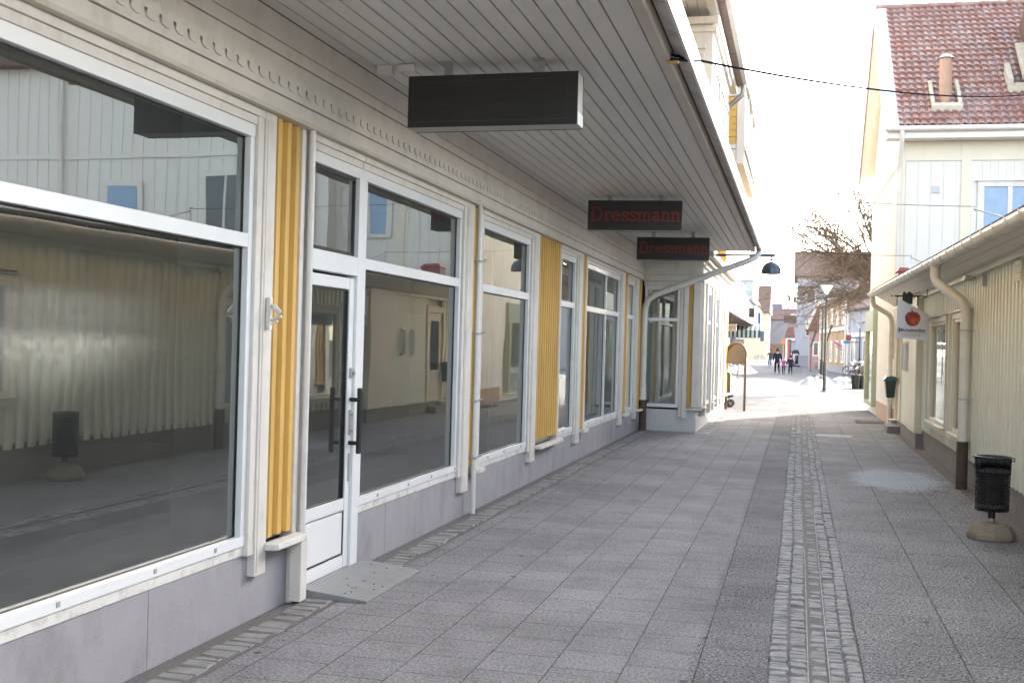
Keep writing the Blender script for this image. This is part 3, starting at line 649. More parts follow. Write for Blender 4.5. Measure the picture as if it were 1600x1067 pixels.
# ---- hanging box signs
def glyphs():
    S = .13; G = {}
    ser = lambda x, y, w_=.26: [(x-w_/2, y), (x+w_/2, y)]
    G['D'] = ([[(.14, 0), (.14, 1)], [(.0, .06), (.40, .06)], [(.0, .94), (.40, .94)], [(.40, .94)] + [(.40+.36*math.cos(R(a)), .5+.44*math.sin(R(a))) for a in range(80, -90, -15)] + [(.40, .06)]], .92)
    G['r'] = ([[(.14, 0), (.14, .68)], [(.0, .05), (.32, .05)], [(.0, .63), (.14, .63)], [(.14, .42), (.22, .58), (.34, .65), (.46, .62), (.47, .52)]], .54)
    G['e'] = ([[(.06, .37), (.56, .37)], [(.56, .37)] + [(.31+.25*math.cos(R(a)), .35+.29*math.sin(R(a))) for a in range(15, 325, 18)] ], .68)
    G['s'] = ([[(.44, .50), (.40, .62), (.26, .65), (.11, .60), (.08, .48), (.16, .39), (.34, .32), (.44, .22), (.40, .09), (.25, .05), (.10, .09), (.06, .20)], [(.455, .46), (.455, .68)], [(.05, .02), (.05, .22)]], .56)
    G['m'] = ([[(.12, 0), (.12, .68)], [(.0, .63), (.12, .63)], [(.0, .05), (.26, .05)], [(.12, .45), (.2, .60), (.34, .64), (.45, .55), (.46, .0)], [(.34, .05), (.58, .05)], [(.46, .45), (.54, .60), (.68, .64), (.79, .55), (.80, 0)], [(.68, .05), (.94, .05)]], 1.0)
    G['a'] = ([[(.10, .52), (.16, .62), (.30, .65), (.42, .58), (.44, .42), (.44, .05), (.56, .05)], [(.44, .38), (.25, .37), (.10, .30), (.07, .17), (.14, .06), (.28, .04), (.44, .16)]], .62)
    G['n'] = ([[(.12, 0), (.12, .68)], [(.0, .63), (.12, .63)], [(.0, .05), (.26, .05)], [(.12, .43), (.22, .60), (.36, .64), (.48, .55), (.49, .0)], [(.37, .05), (.62, .05)]], .68)
    return G
GL = glyphs()
def lettering(text, cx, cz, height, yfront, wgt=.115):
    tot = sum(GL[c][1] for c in text); sx = height
    u = cx - tot*sx/2; mb = MB(); k = 0
    for c in text:
        for stl in GL[c][0]:
            pts = [(u+p[0]*sx, cz-height*.45+p[1]*sx) for p in stl]
            mb.ribbon(pts, wgt*sx, lambda a, b, d_: (a, yfront-d_, b), 0, .004+.00025*k); k += 1
        u += GL[c][1]*sx
    return mb
def box_sign(label, y, text=None, rot=0, z0=3.15, z1=3.50, x0=-2.66, x1=-1.47, panel=blackm):
    t = thing('hanging_sign', label, 'sign', ((x0+x1)/2, y, z1), 'box signs hanging under the canopy')
    q = MB(); q.box(x0, x1, y+.012, y+.19, z0, z1); q.build('case', greym, t, .004)
    q = MB(); q.box(x0-.002, x1+.002, y, y+.011, z0-.002, z1+.002); q.build('face_panel', panel, t, .002)
    q = MB(); q.box(x0-.002, x1+.002, y+.191, y+.202, z0-.002, z1+.002); q.build('face_panel', panel, t, .002)
    for xb in (-2.39, -1.74):
        q = MB(); q.box(xb-.03, xb+.03, y+.05, y+.055, z1-.01, 3.6); q.box(xb-.05, xb+.03, y+.0, y+.055, 3.592, 3.598); q.tube([(xb, y+.05, z1+.05), (xb, y+.035, z1+.05)], .012, 8); q.build('bracket', greym, t, .002)
    if text: lettering(text, (x0+x1)/2+.012, (z0+z1)/2+.005, .183, y-.0003).build('lettering', redtext, t, recalc=True)
    else:
        q = MB(); e = .018
        q.box(x0+.05, x1-.06, y-.0015, y-.0002, z0+.035, z0+.038); q.box(x0+.035, x0+.038, y-.0015, y-.0002, z0+.05, z1-.05); q.box(x1-.075, x1-.073, y-.0015, y-.0002, z0+.05, z1-.04); q.box(x0+.08, x1-.09, y-.0015, y-.0002, z1-.042, z1-.040)
        q.build('tape_residue', mat('glue_residue', (.07, .06, .05), .6, .3, 20), t)
        q = MB(); q.box(x1+.0005, x1+.004, y+.013, y+.188, z0+.003, z0+.085); q.build('sun_patch', alu, t)  # white patch standing in for sunlight on the lower case end
    t.rotation_euler.z = R(rot)
    return t
box_sign('blank black box sign, the nearest and largest one under the canopy', 7.36)
box_sign('black box sign with dull red lettering, the larger of the two lettered ones', 14.25, 'Dressmann', 4.5, z0=3.155, z1=3.53)
box_sign('black box sign with dull red lettering, hung just behind the other lettered sign', 18.75, 'Dressmann', 4.5, z0=3.13, z1=3.50)
# cable and junction boxes beside the blank sign
jb = thing('junction_box', 'white junction box and plug with loose cable on the soffit beside the blank sign', 'electrical box', (-2.85, 7.4, 3.6))
q = MB(); q.box(-2.92, -2.80, 7.40, 7.46, 3.53, 3.597); q.build('box', whitem, jb, .005)
q = MB(); q.box(-2.76, -2.63, 7.38, 7.43, 3.545, 3.597); q.build('plug', whitem, jb, .008)
q = MB(); q.tube([(-3.02, 7.1, 3.592), (-2.98, 7.3, 3.585), (-2.95, 7.42, 3.56), (-2.92, 7.43, 3.56)], .006, 6); q.tube([(-2.80, 7.42, 3.57), (-2.77, 7.40, 3.575)], .006, 6); q.tube([(-2.64, 7.4, 3.57), (-2.62, 7.38, 3.55), (-2.62, 7.385, 3.50), (-2.60, 7.45, 3.47)], .006, 6); q.tube([(-3.02, 7.35, 3.594), (-2.7, 7.44, 3.592)], .004, 6); q.build('cable', creamp, jb)
# ---- dome lamp on its arm at the end of the canopy
dlamp = thing('dome_lamp', 'dark metal dome lamp hanging from a long arm at the canopy end', 'lamp', (-.57, 22.9, 3.55))
q = MB(); q.box(-1.66, -.95, 22.87, 22.93, 3.53, 3.575); q.box(-.95, -.50, 22.865, 22.935, 3.52, 3.585); q.build('arm', mat('dark_steel', (.08, .085, .10), .4, .1, metal=.5), dlamp, .006)
q = MB(); q.tube([(-.57, 22.9, 3.53), (-.57, 22.9, 3.47)], .015, 8); q.lathe([(.03, 3.44), (.035, 3.47), (.012, 3.49)], -.57, 22.9, 12); q.build('hanger', MATS['dark_steel'], dlamp, smooth=True)
prof = [(.195*math.sin(R(a)), 3.225+.205*math.cos(R(a))) for a in range(90, -1, -9)]
q = MB(); q.lathe([(.195, 3.19)] + prof, -.57, 22.9, 28, cap=False); q.build('lamp_shade', mat('dark_blue_enamel', (.03, .045, .07), .25, .08), dlamp, smooth=True)
q = MB(); q.lathe([(.199, 3.183), (.203, 3.19), (.199, 3.198)], -.57, 22.9, 28, cap=False); q.build('rim', tanp, dlamp, smooth=True)

# ================================================================== RIGHT: low shop building with pale green ribbed siding
RB = thing('low_shop_building', 'low pale green shop building with ribbed siding, white gutter and grey plinth', 'building', (2.12, 14, 0))
RX = 2.12
TR = lambda u, d, z: (RX-d, u, z)
YE = 26.8
mb = MB(TR); mb.box(-6, 21.05, -.12, -.03, 0, .42); mb.box(21.05, 22.42, -.05, .09, 0, .27); mb.box(22.42, YE, -.10, .02, 0, .24); mb.build('plinth', concrete, RB, .004)
SP = .20
def sid(u0, u1, z0, z1): 
    corrug(u0, u1, SP, .036, -.03, z0, z1, TR, .42).build('siding', siding, RB)
sid(-6, 8.7, .36, 2.68); sid(8.7, 10.75, 2.33, 2.68); sid(8.7, 10.75, .36, .85); sid(10.75, 15.2, .36, 2.68)
sid(15.2, 17.45, 2.28, 2.68); sid(15.2, 17.45, .36, .50); sid(17.45, 17.62, .36, 2.68); sid(17.62, 20.35, 2.28, 2.68); sid(17.62, 20.35, .36, .50); sid(20.35, 21.05, .36, 2.68)
mb = MB(TR); mb.box(-6, YE, -.2, -.125, .3, 2.9); mb.build('wall_core', siding, RB)
def rwin(y0, y1, zb, zt, mull=None, sill=True):
    f = MB(TR)
    f.box(y0-.13, y1+.13, -.05, .035, zt+.05, zt+.13); f.box(y0-.06, y1+.06, -.06, .015, zt, zt+.05); f.box(y0-.06, y1+.06, -.06, .015, zb-.05, zb); f.box(y0-.06, y0, -.06, .012, zb, zt); f.box(y1, y1+.06, -.06, .012, zb, zt)
    f.box(y0-.13, y0-.062, -.05, .03, zb-.08, zt+.05); f.box(y1+.062, y1+.13, -.05, .03, zb-.08, zt+.05)
    if mull: f.box(mull-.03, mull+.03, -.06, .01, zb, zt)
    f = f.build('window', creamp, RB, .005)
    g_ = MB(TR); g_.add([(y0, -.03, zb), (y1, -.03, zb), (y1, -.03, zt), (y0, -.03, zt)], [(3, 2, 1, 0)]); g_.build('pane', glassR, f, recalc=False)
    s_ = MB(TR); s_.prism([(-.05, zb-.08), (.07, zb-.10), (.07, zb-.12), (-.05, zb-.13)], y0-.12, y1+.12, 'y') if 0 else s_.box(y0-.12, y1+.12, -.04, .085, zb-.085, zb-.055); s_.box(y0-.12, y1+.12, -.04, .035, zb-.17, zb-.09); s_.build('sill', creamp, f, .005)
    h_ = MB(TR); h_.box(y0-.15, y1+.15, -.04, .075, zt+.135, zt+.15); h_.build('drip_cap', whitem, f, .003)
    return f
rwin(15.33, 16.78, .66, 2.13); rwin(17.75, 19.62, .66, 2.13); rwin(8.9, 10.55, 1.0, 2.15)
mb = MB(); mb.box(2.7, 2.75, 7, 20.5, .3, 2.7); mb.build('interior_wall', wood_in, RB)
# projecting cream pilaster box, smooth doors, frames
q = MB(TR); q.box(21.06, 22.40, -.05, .11, .275, 2.68); q.build('pilaster', creamp, RB, .01)
q = MB(TR); q.box(22.45, 24.75, -.06, .03, .245, 2.30); q.box(22.42, 24.8, -.06, .02, 2.305, 2.68); q.build('wall_panel', siding, RB, .006)
for y in (23.05, 23.75):
    q = MB(TR); q.tube([(y, .03, 1.36), (y, .10, 1.39), (y, .10, 1.87), (y, .03, 1.90)], .045, 10); q.build('bar_handle', whitem, RB, smooth=True)
q = MB(TR); q.box(24.8, 24.95, -.05, .05, .25, 2.5); q.box(26.0, 26.15, -.05, .05, .25, 2.5); q.box(24.95, 26.0, -.05, .05, 2.35, 2.5); q.build('door_frame', creamp, RB, .006)
q = MB(TR); q.box(24.96, 25.99, -.05, -.0, .25, 2.34); dr = q.build('door', creamp, RB, .004)
g_ = MB(TR); g_.add([(25.15, .004, 1.0), (25.8, .004, 1.0), (25.8, .004, 2.15), (25.15, .004, 2.15)], [(3, 2, 1, 0)]); g_.build('pane', glassR, dr, recalc=False)
g_ = MB(TR); g_.box(25.2, 25.75, .0, .012, .75, .95); g_.build('letter_flap', whitem, dr)
q = MB(TR); q.box(24.9, 25.9, .0, .28, .0, .15); q.build('door_step', concrete, RB, .01)
sid(26.15, YE, .3, 2.68)
q = MB(TR); q.box(26.2, 26.7, .03, .06, 1.15, 1.55); q.build('notice_frame', creamp, RB, .004)
# eaves: soffit, gutter with brackets, roof
GA = Vector((1.76, -6, 2.78)); GB = Vector((1.60, YE, 3.0)); GA.x += 0.0
def gp(y): t = (y-10)/(YE-10); return Vector((1.77+(1.56-1.77)*t, y, 2.86+(3.02-2.86)*t))
sf = MB(); ya, yb = -6, YE
for (a0, a1, dz) in ((0, .33, 0), (.345, .66, .0), (.675, .93, .0)):
    vs = []
    for y in (ya, yb):
        g0 = gp(y); 
        for a in (a0, a1):
            X = g0.x+.07 + (2.16-g0.x-.07)*a; Z = (g0.z-.03) + (2.685-(g0.z-.03))*a
            vs += [(X, y, Z), (X, y, Z+.02)]
    sf.add(vs, [(0, 2, 6, 4), (1, 5, 7, 3), (0, 4, 5, 1), (2, 3, 7, 6), (0, 1, 3, 2), (4, 6, 7, 5)])
sf.build('soffit', creamp, RB)
sf = MB(); sf.box(2.06, 2.2, -6, YE, 2.66, 2.72); sf.build('frieze_board', creamp, RB, .004)
def gut_prof(c, r=.085, n=9, t=.004):
    pts = []
    for i in range(n+1):
        a = PI + PI*i/n; pts.append((c.x+r*math.cos(a), c.z+r*math.sin(a)))
    return pts
vs = []; fs = []; Ys = [-6, 2, 6, 10, 14, 18, 22, YE+.02]; n = 10
for y in Ys:
    for p_ in gut_prof(gp(y)): vs.append((p_[0], y, p_[1]))
for i in range(len(Ys)-1):
    for k in range(n-1): fs.append((i*n+k, i*n+k+1, (i+1)*n+k+1, (i+1)*n+k))
fs.append(tuple((len(Ys)-1)*n+k for k in range(n)))
g_ = MB(); g_.add(vs, fs); gto = g_.build('gutter', mat('gutter_cream_steel', (.70, .67, .60), .35, .06, 5, .05, 60, dirt=(.4, .35, .27), dirt_amt=.4), RB, smooth=True)
sm_ = gto.modifiers.new('thickness', 'SOLIDIFY'); sm_.thickness = .004; sm_.offset = 0
y = .2
while y < YE:
    c = gp(y); q = MB(); pts = [(c.x+.089*math.cos(PI+PI*i/8), y, c.z+.089*math.sin(PI+PI*i/8)) for i in range(9)]
    q.tube([(c.x-.087, y, c.z+.012)] + pts + [(c.x+.12, y, c.z+.06)], .0065, 5); q.build('gutter_bracket', creamp, gto); y += .6
q = MB(); vs = []
for y in (ya, yb):
    g0 = gp(y); vs += [(g0.x-.0, y, g0.z+.045), (g0.x, y, g0.z+.075), (6.5, y, g0.z+1.05), (6.5, y, g0.z+.95), (10.5, y, 2.9)]
q.add(vs, [(0, 1, 2, 3), (5, 8, 7, 6), (0, 5, 6, 1), (1, 6, 7, 2), (0, 3, 8, 5), (2, 7, 9, 4), (3, 4, 9, 8)]); q.build('roof', mat('low_roof_felt', (.12, .11, .11), .85, .15), RB)
q = MB(); q.box(2.14, 10, YE-.08, YE-.02, .3, 3.0); q.box(2.2, 10, -6, -5.9, 0, 3); q.build('gable_wall', siding, RB)
y = 11.0
while y < YE:
    c = gp(y); q = MB(); q.box(c.x+.04, c.x+.10, y, y+.02, c.z+.06, c.z+.10); q.build('snow_guard_clip', galv, RB); y += 1.1
# downpipes
def dpipe(y, yoff, r=.062, zb=.55, foot=True):
    g0 = gp(y); q = MB()
    q.tube([(g0.x, y, g0.z-.05), (g0.x, y, g0.z-.22), (g0.x+.02, y-.03, g0.z-.30), (1.98, yoff+.05, 2.36), (2.015, yoff, 2.26), (2.02, yoff, 2.12), (2.02, yoff, zb)], r, 16)
    q.tube([(g0.x, y, g0.z-.04), (g0.x, y, g0.z-.10)], [r*1.35, r*1.02], 16)
    for z in (zb+.02, 1.02): q.tube([(2.02, yoff, z), (2.02, yoff, z+.09)], r*1.06, 16)
    d_ = q.build('downpipe', MATS['gutter_cream_steel'], RB, smooth=True)
    for z in (1.12, 1.98): 
        q = MB(); q.tube([(2.02, yoff, z), (2.02, yoff, z+.018)], r*1.1, 16); q.tube([(2.02, yoff-.05, z+.01), (2.12, yoff-.13, z+.01)], .008, 6); q.box(2.04, 2.07, yoff-.13, yoff-.10, z-.005, z+.025); q.build('pipe_clip', greym, d_)
    if foot: q = MB(); q.tube([(2.02, yoff, zb+.02), (2.02, yoff, 0)], r*1.12, 14); q.build('standpipe', rust, RB, smooth=True)
dpipe(15.6, 15.1, zb=.58)
# vent, lamp sockets
q = MB(TR); q.box(12.0, 12.3, .0, .02, 2.44, 2.64)
for k in range(6): q.prism([(.02, 2.465+k*.03), (.035, 2.46+k*.03), (.02, 2.48+k*.03)], 12.02, 12.28, 'y') if 0 else q.box(12.03, 12.27, .02, .03, 2.46+k*.028, 2.47+k*.028)
q.build('vent_grille', siding, RB)
q = MB(TR); q.box(14.95, 15.2, .02, .14, 2.62, 2.68); q.build('cable_box', greym, RB, .004); q = MB(TR); q.box(14.2, 14.3, .0, .05, 2.5, 2.64); q.build('socket_box', greym, RB, .004)
for (y, lab) in ((14.0, 'a'), (21.6, 'b')):
    g0 = gp(y); z1 = 3.43 if lab == 'a' else 3.48; xq = 1.93
    q = MB(); q.box(xq-.02, xq+.02, y-.004, y+.004, 3.0, z1); q.box(xq-.02, xq+.02, y-.03, y+.03, z1-.02, z1); q.tube([(xq, y, z1-.05), (xq+.45, y-.6, 3.15)], .008, 6); q.build('wire_bracket', galv, RB)

# ---- gable shop sign with the apple
ap = thing('apple_sign', 'slanted white sign with a red apple hanging from a black bracket over the street', 'sign', (1.95, 22.0, 2.6), None)
ys_ = 22.0
q = MB(); poly = [(1.742, 1.965), (2.30, 1.935), (2.335, 2.385), (1.755, 2.70)]
q.prism(poly, ys_, ys_+.02, 'y'); q.build('board', mat('sign_board_white', (.74, .74, .78), .45, .03), ap, .003)
q = MB(); q.tube([(1.66, ys_+.01, 2.755), (1.755, ys_+.01, 2.70), (2.335, ys_+.01, 2.385), (2.50, ys_+.05, 2.30)], .009, 8); q.build('rod', white, ap, smooth=True)
q = MB(); q.box(1.64, 2.28, ys_+.05, ys_+.08, 2.735, 2.762); q.box(1.74, 1.765, ys_+.05, ys_+.08, 2.57, 2.735); q.box(2.10, 2.125, ys_+.05, ys_+.08, 2.57, 2.735)
q.box(1.84, 2.02, ys_+.04, ys_+.09, 2.60, 2.80); q.box(1.85, 1.89, ys_+.04, ys_+.09, 2.80, 2.83); q.box(1.93, 1.99, ys_+.04, ys_+.09, 2.80, 2.825); q.tube([(2.02, ys_+.06, 2.78), (2.15, ys_+.06, 2.83)], .006, 6); q.box(2.262, 2.28, ys_+.05, ys_+.08, 2.76, 2.9); q.build('bracket', black, ap, .003)
def flat_poly(pts, y0, th, m, name, parent):
    mb = MB(); mb.prism(pts, y0-th, y0, 'y'); return mb.build(name, m, parent)
am = bpy.data.materials.new('painted_apple_red'); t_ = nt(am); N_ = t_.nodes; L_ = t_.links
o_ = N_.new('ShaderNodeOutputMaterial'); b_ = N_.new('ShaderNodeBsdfPrincipled'); L_.new(b_.outputs[0], o_.inputs[0]); b_.inputs['Roughness'].default_value = .45
g2 = N_.new('ShaderNodeNewGeometry'); n_ = N_.new('ShaderNodeTexNoise'); n_.inputs['Scale'].default_value = 7; n_.inputs['Detail'].default_value = 4; L_.new(g2.outputs['Position'], n_.inputs['Vector'])
cr_ = N_.new('ShaderNodeValToRGB'); cr_.color_ramp.elements[0].position = .34; cr_.color_ramp.elements[0].color = (.16, .012, .012, 1); cr_.color_ramp.elements[1].position = .72; cr_.color_ramp.elements[1].color = (.60, .17, .06, 1)
e_ = cr_.color_ramp.elements.new(.52); e_.color = (.46, .04, .02, 1); L_.new(n_.outputs[0], cr_.inputs[0]); L_.new(cr_.outputs[0], b_.inputs['Base Color'])
cx, cz = 2.025, 2.325; pts = []
for k in range(48):
    a = 2*PI*k/48; r = .138*(1 - .10*math.exp(-((a-PI/2)/.30)**2) + .03*math.cos(2*(a-PI/2-.2)) - .04*math.exp(-((a-3*PI/2)/.3)**2))
    sx = 1.0 + .10*math.sin(a); pts.append((cx+r*math.cos(a)*sx, cz+r*math.sin(a)*1.0))
flat_poly(pts, ys_-.0005, .004, am, 'apple_emblem', ap)
q = MB(); q.ribbon([(2.022, 2.44), (2.012, 2.47), (2.0, 2.50)], .020, lambda a, b, d_: (a, ys_-.006-d_, b), 0, .002); q.build('apple_stem', black, ap)
purple = mat('dark_purple_lettering', (.10, .018, .05), .5, .05)
def text_mesh(txt, size, fx, fz, y, m, name, parent, rotz=0, ext=.002, w=None, bold=0):
    c = bpy.data.curves.new('lettering', 'FONT'); c.body = txt; c.size = size; c.align_x = 'CENTER'; c.align_y = 'CENTER'; c.extrude = ext; c.offset = bold
    o = bpy.data.objects.new('tmp_text', c); COL.objects.link(o)
    me = bpy.data.meshes.new_from_object(o.evaluated_get(bpy.context.evaluated_depsgraph_get())); bpy.data.objects.remove(o)
    xs_ = [v.co.x for v in me.vertices]; ww = max(xs_)-min(xs_); s_ = (w/ww) if w else 1
    root = Vector((0, 0, 0)); p_ = parent
    while p_ is not None: root += p_.location; p_ = p_.parent
    for v in me.vertices:
        a, b, d_ = v.co.x*s_, v.co.y, v.co.z
        v.co = Vector((fx+a, y-d_, fz+b)) - root
    me.materials.clear(); me.materials.append(m)
    o = bpy.data.objects.new(name, me); COL.objects.link(o); o.parent = parent; return o
text_mesh('Mickelsmäss', .085, 2.015, 2.115, ys_-.003, purple, 'lettering', ap, w=.46, bold=.0015)
# ornamental first letter stroke and the two fine lines of small print
q = MB(); q.ribbon([(1.80+.03*math.cos(R(a)), 2.115+.045*math.sin(R(a))) for a in range(80, 290, 20)], .008, lambda a, b, d_: (a, ys_-.004-d_, b), 0, .002); q.build('lettering_flourish', purple, ap)
q = MB(); rnd = random.Random(3)
for (z, xa, xb) in ((2.055, 1.775, 2.26), (2.015, 1.85, 2.17)):
    x = xa
    while x < xb:
        q.box(x, x+.008+rnd.random()*.008, ys_-.0025, ys_-.0005, z-.005, z+.003+rnd.random()*.004); x += .02
q.build('small_print', mat('grey_print', (.28, .25, .30), .6, .05), ap)

# ---- mailbox, low boxes at the wall
mbx = thing('mailbox', 'dark green mailbox with rounded lid on the cream wall', 'mailbox', (1.96, 26.2, .72))
q = MB(); vs = []
for (z, xa, xb, ya, yb) in ((.70, 1.90, 2.05, 26.0, 26.34), (1.10, 1.85, 2.09, 25.96, 26.38)): vs += [(xa, ya, z), (xb, ya, z), (xb, yb, z), (xa, yb, z)]
q.add(vs, [(0, 3, 2, 1), (4, 5, 6, 7), (0, 1, 5, 4), (1, 2, 6, 5), (2, 3, 7, 6), (3, 0, 4, 7)]); q.build('box', greenb, mbx, .012)
q = MB(); q.prism([(1.825, 1.07), (2.10, 1.07), (2.10, 1.14), (2.05, 1.175), (1.97, 1.185), (1.88, 1.165), (1.825, 1.10)], 25.94, 26.40, 'y'); q.build('lid', mat('lid_enamel', (.05, .10, .11), .25, .06), mbx, .006)
ub = thing('planter_box', 'small white framed box standing at the foot of the cream wall', 'box', (2.05, 25.9, 0))
q = MB(); 
for (a, b) in ((1.96, 25.7), (2.1, 25.7), (1.96, 26.1), (2.1, 26.1)): q.box(a, a+.025, b, b+.025, 0, .22)
q.box(1.955, 2.13, 25.69, 26.13, .22, .245); q.build('frame', creamp, ub, .003)
q = MB(); q.box(1.99, 2.10, 25.73, 26.09, .02, .2); q.build('bin', greym, ub, .004)
# drain grate by the wall and round cover in the lane
gr = thing('floor_grate', 'flat metal floor grate in the paving near the cream wall corner', 'grate', (1.72, 28.4, 0))
q = MB()
for k in range(12): q.box(1.38+k*.06, 1.40+k*.06, 28.05, 28.75, .002, .016)
q.box(1.36, 2.08, 28.02, 28.05, .002, .018); q.box(1.36, 2.08, 28.75, 28.78, .002, .018); q.build('bars', rust, gr)
mat('cover_iron', (.34, .33, .33), .7, .2, 20, .3)
mc = thing('manhole_cover', 'pale round metal manhole cover beside the drainage channel', 'manhole cover', (.72, 23.3, 0))
q = MB(); q.lathe([(.36, .0), (.36, .008), (.34, .012), (.30, .008), (.001, .008)], .72, 23.3, 30); q.build('ring', MATS['cover_iron'], mc)
q = MB()
for i in range(-5, 6):
    for j in range(-5, 6):
        if i*i+j*j < 26: q.box(.72+i*.052-.017, .72+i*.052+.017, 23.3+j*.052-.017, 23.3+j*.052+.017, .0082, .014)
q.build('cover_studs', MATS['cover_iron'], mc)

# ---- litter bin on its concrete foot
lb = thing('litter_bin', 'black slotted litter bin on a low concrete foot beside the green siding', 'litter bin', (1.76, 11.15, 0))
bx, by = 1.76, 11.15
q = MB(); q.lathe([(.215, 0), (.215, .05), (.17, .125), (.13, .15), (.05, .16)], bx, by, 8); q.build('foot', stonem, lb, .015)
q = MB(); q.lathe([(.026, .15), (.026, .24)], bx, by, 14); q.build('post', galv, lb, smooth=True)
q = MB(); q.lathe([(.032, .19), (.032, .27)], bx, by, 14); q.build('collar', black, lb, smooth=True)
# body: perforated tapered shell
def shell(mb, z0, z1, r0, r1, n=40, holes=None):
    for k in range(n):
        a0, a1 = 2*PI*k/n, 2*PI*(k+1)/n
        if holes and holes(k): continue
        mb.add([(bx+r0*math.cos(a0)*1.0, by+r0*math.sin(a0)*.85, z0), (bx+r0*math.cos(a1), by+r0*math.sin(a1)*.85, z0), (bx+r1*math.cos(a1), by+r1*math.sin(a1)*.85, z1), (bx+r1*math.cos(a0), by+r1*math.sin(a0)*.85, z1)], [(0, 1, 2, 3)])
q = MB(); z = .26; rr = lambda z: .140 + .014*(z-.26)/.5
shell(q, .26, .33, rr(.26), rr(.33))
for k in range(11):
    za = .33+k*.024; shell(q, za, za+.012, rr(za), rr(za+.012), holes=lambda k: (k % 20) in (0, 1, 2, 3, 4, 5, 6, 8, 9, 10, 11, 12, 13, 14, 16, 17, 18)); shell(q, za+.012, za+.024, rr(za+.012), rr(za+.024))
shell(q, .594, .64, rr(.594), rr(.64))
shell(q, .64, .735, rr(.64), rr(.735), holes=lambda k: k in range(24, 37))
shell(q, .735, .752, rr(.735), rr(.752))
bd = q.build('bin_shell', black, lb, smooth=True)
sm_ = bd.modifiers.new('thickness', 'SOLIDIFY'); sm_.thickness = .006; sm_.offset = -1
q = MB(); q.lathe([(.122, .262), (.122, .268), (.001, .268)], 0, 0, 30, cap=False); q.v = [(bx+a, by+b*.85, c) for a, b, c in q.v]; q.build('base_plate', black, lb)
q = MB(); q.tube([(bx+.150*math.cos(2*PI*i/32)*1.03, by+.150*.85*math.sin(2*PI*i/32)*1.03, .755) for i in range(33)], .007, 8); q.tube([(bx-.15, by-.02, .755), (bx-.178, by-.03, .748)], .006, 6); q.tube([(bx+.15, by, .75), (bx+.185, by, .745), (bx+.185, by, .72), (bx+.15, by, .722)], .007, 6); q.build('rim', mat('bin_rim_steel', (.10, .11, .15), .3, .1, metal=.4), lb, smooth=True)
q = MB(); q.lathe([(.108, .28), (.112, .60)], bx, by, 24, cap=False); q.v = [(a, by+(b-by)*.8, c) for a, b, c in q.v]; q.build('bin_liner', mat('liner', (.008, .008, .009), .6), lb, smooth=True)

K_ = .8955
ap.location = (1.95*K_, 19.7, 1.68+(2.6-1.68)*K_); ap.scale = (K_, K_, K_)
# ================================================================== WHITE HOUSE with tiled roof
HW = thing('white_house', 'tall white boarded house with purple-red tiled roof and cream street gable', 'house', (2.14, 26.8, 0))
ha = R(1.03); hc, hs = math.cos(ha), math.sin(ha)
def TH(x, y, z): return (2.14 + x*hc - y*hs, 26.8 + x*hs + y*hc, z)
WF, HL, EZ, RZ, RY = 15., 7.8, 6.55, 10.62, 3.9
# front wall facing down the lane: boards and battens
q = MB(TH); q.box(.0, WF, 0, .1, 0, EZ+.1); q.build('front_wall', housew, HW)
q = MB(TH); x = .10
while x < WF: q.box(x, x+.04, -.018, .0, 0, 6.0) if not (1.25 < x < 1.5) else None; x += .165 if x > 1.5 else .27
q.build('batten', housew, HW)
q = MB(TH); q.box(-.02, .09, -.03, .02, 0, 6.45); q.box(1.27, 1.49, -.035, .0, 0, 6.45); q.box(.09, 1.27, -.028, .0, 6.02, 6.45); q.box(1.49, WF, -.028, .0, 6.02, 6.45); q.build('corner_board', creamp, HW, .004)
def hwin(x0, z0, z1, w_=1.35):
    f = MB(TH); f.box(x0, x0+w_, -.06, -.019, z1-.12, z1); f.box(x0, x0+w_, -.06, -.019, z0, z0+.1); f.box(x0, x0+.14, -.06, -.019, z0+.1, z1-.12); f.box(x0+w_-.14, x0+w_, -.06, -.019, z0+.1, z1-.12); f.box(x0+w_/2-.05, x0+w_/2+.05, -.055, -.019, z0+.1, z1-.12); f.box(x0-.05, x0+w_+.05, -.09, -.019, z1, z1+.03)
    f = f.build('window', white, HW, .004)
    g_ = MB(TH); g_.add([(x0+.14, -.03, z0+.1), (x0+w_-.14, -.03, z0+.1), (x0+w_-.14, -.03, z1-.12), (x0+.14, -.03, z1-.12)], [(0, 1, 2, 3)]); g_.build('pane', mat('blue_sky_glass', (.22, .34, .50), .08, .1), f, recalc=False)
hwin(1.62, 4.25, 5.55); 
q = MB(TH); q.box(1.0-.35, 1.0-.18, -.03, -.0, 5.3, 5.45); q.build('vent_grille', greym, HW)
# street wall and gable
q = MB(TH); q.prism([(0, 0), (HL, 0), (HL, EZ), (RY, RZ-.1), (0, EZ)], -.0, .1, 'x'); q.build('gable_wall', housec, HW)
q = MB(TH); y = .12
while y < HL: q.box(-.012, -.0, y, y+.035, .45, EZ-.1); y += .2
q.build('batten', housec, HW)
q = MB(TH); q.prism([(.02, 5.55), (.10, 5.5), (HL-.1, 5.9), (HL-.1, 6.0)], -.03, -.013, 'x') if 0 else q.box(-.03, -.013, .05, HL, 6.0, 6.12); q.build('band_board', housec, HW)
q = MB(TH); q.box(-.03, .0, .0, 4.6, 0, .42); q.build('plinth', stonep, HW, .004)
q = MB(TH); q.box(.11, WF, HL-.1, HL, 0, EZ); q.build('rear_wall', housec, HW)
glassfar0 = mat('dark_window_pane', (.07, .085, .10), .08, .1)
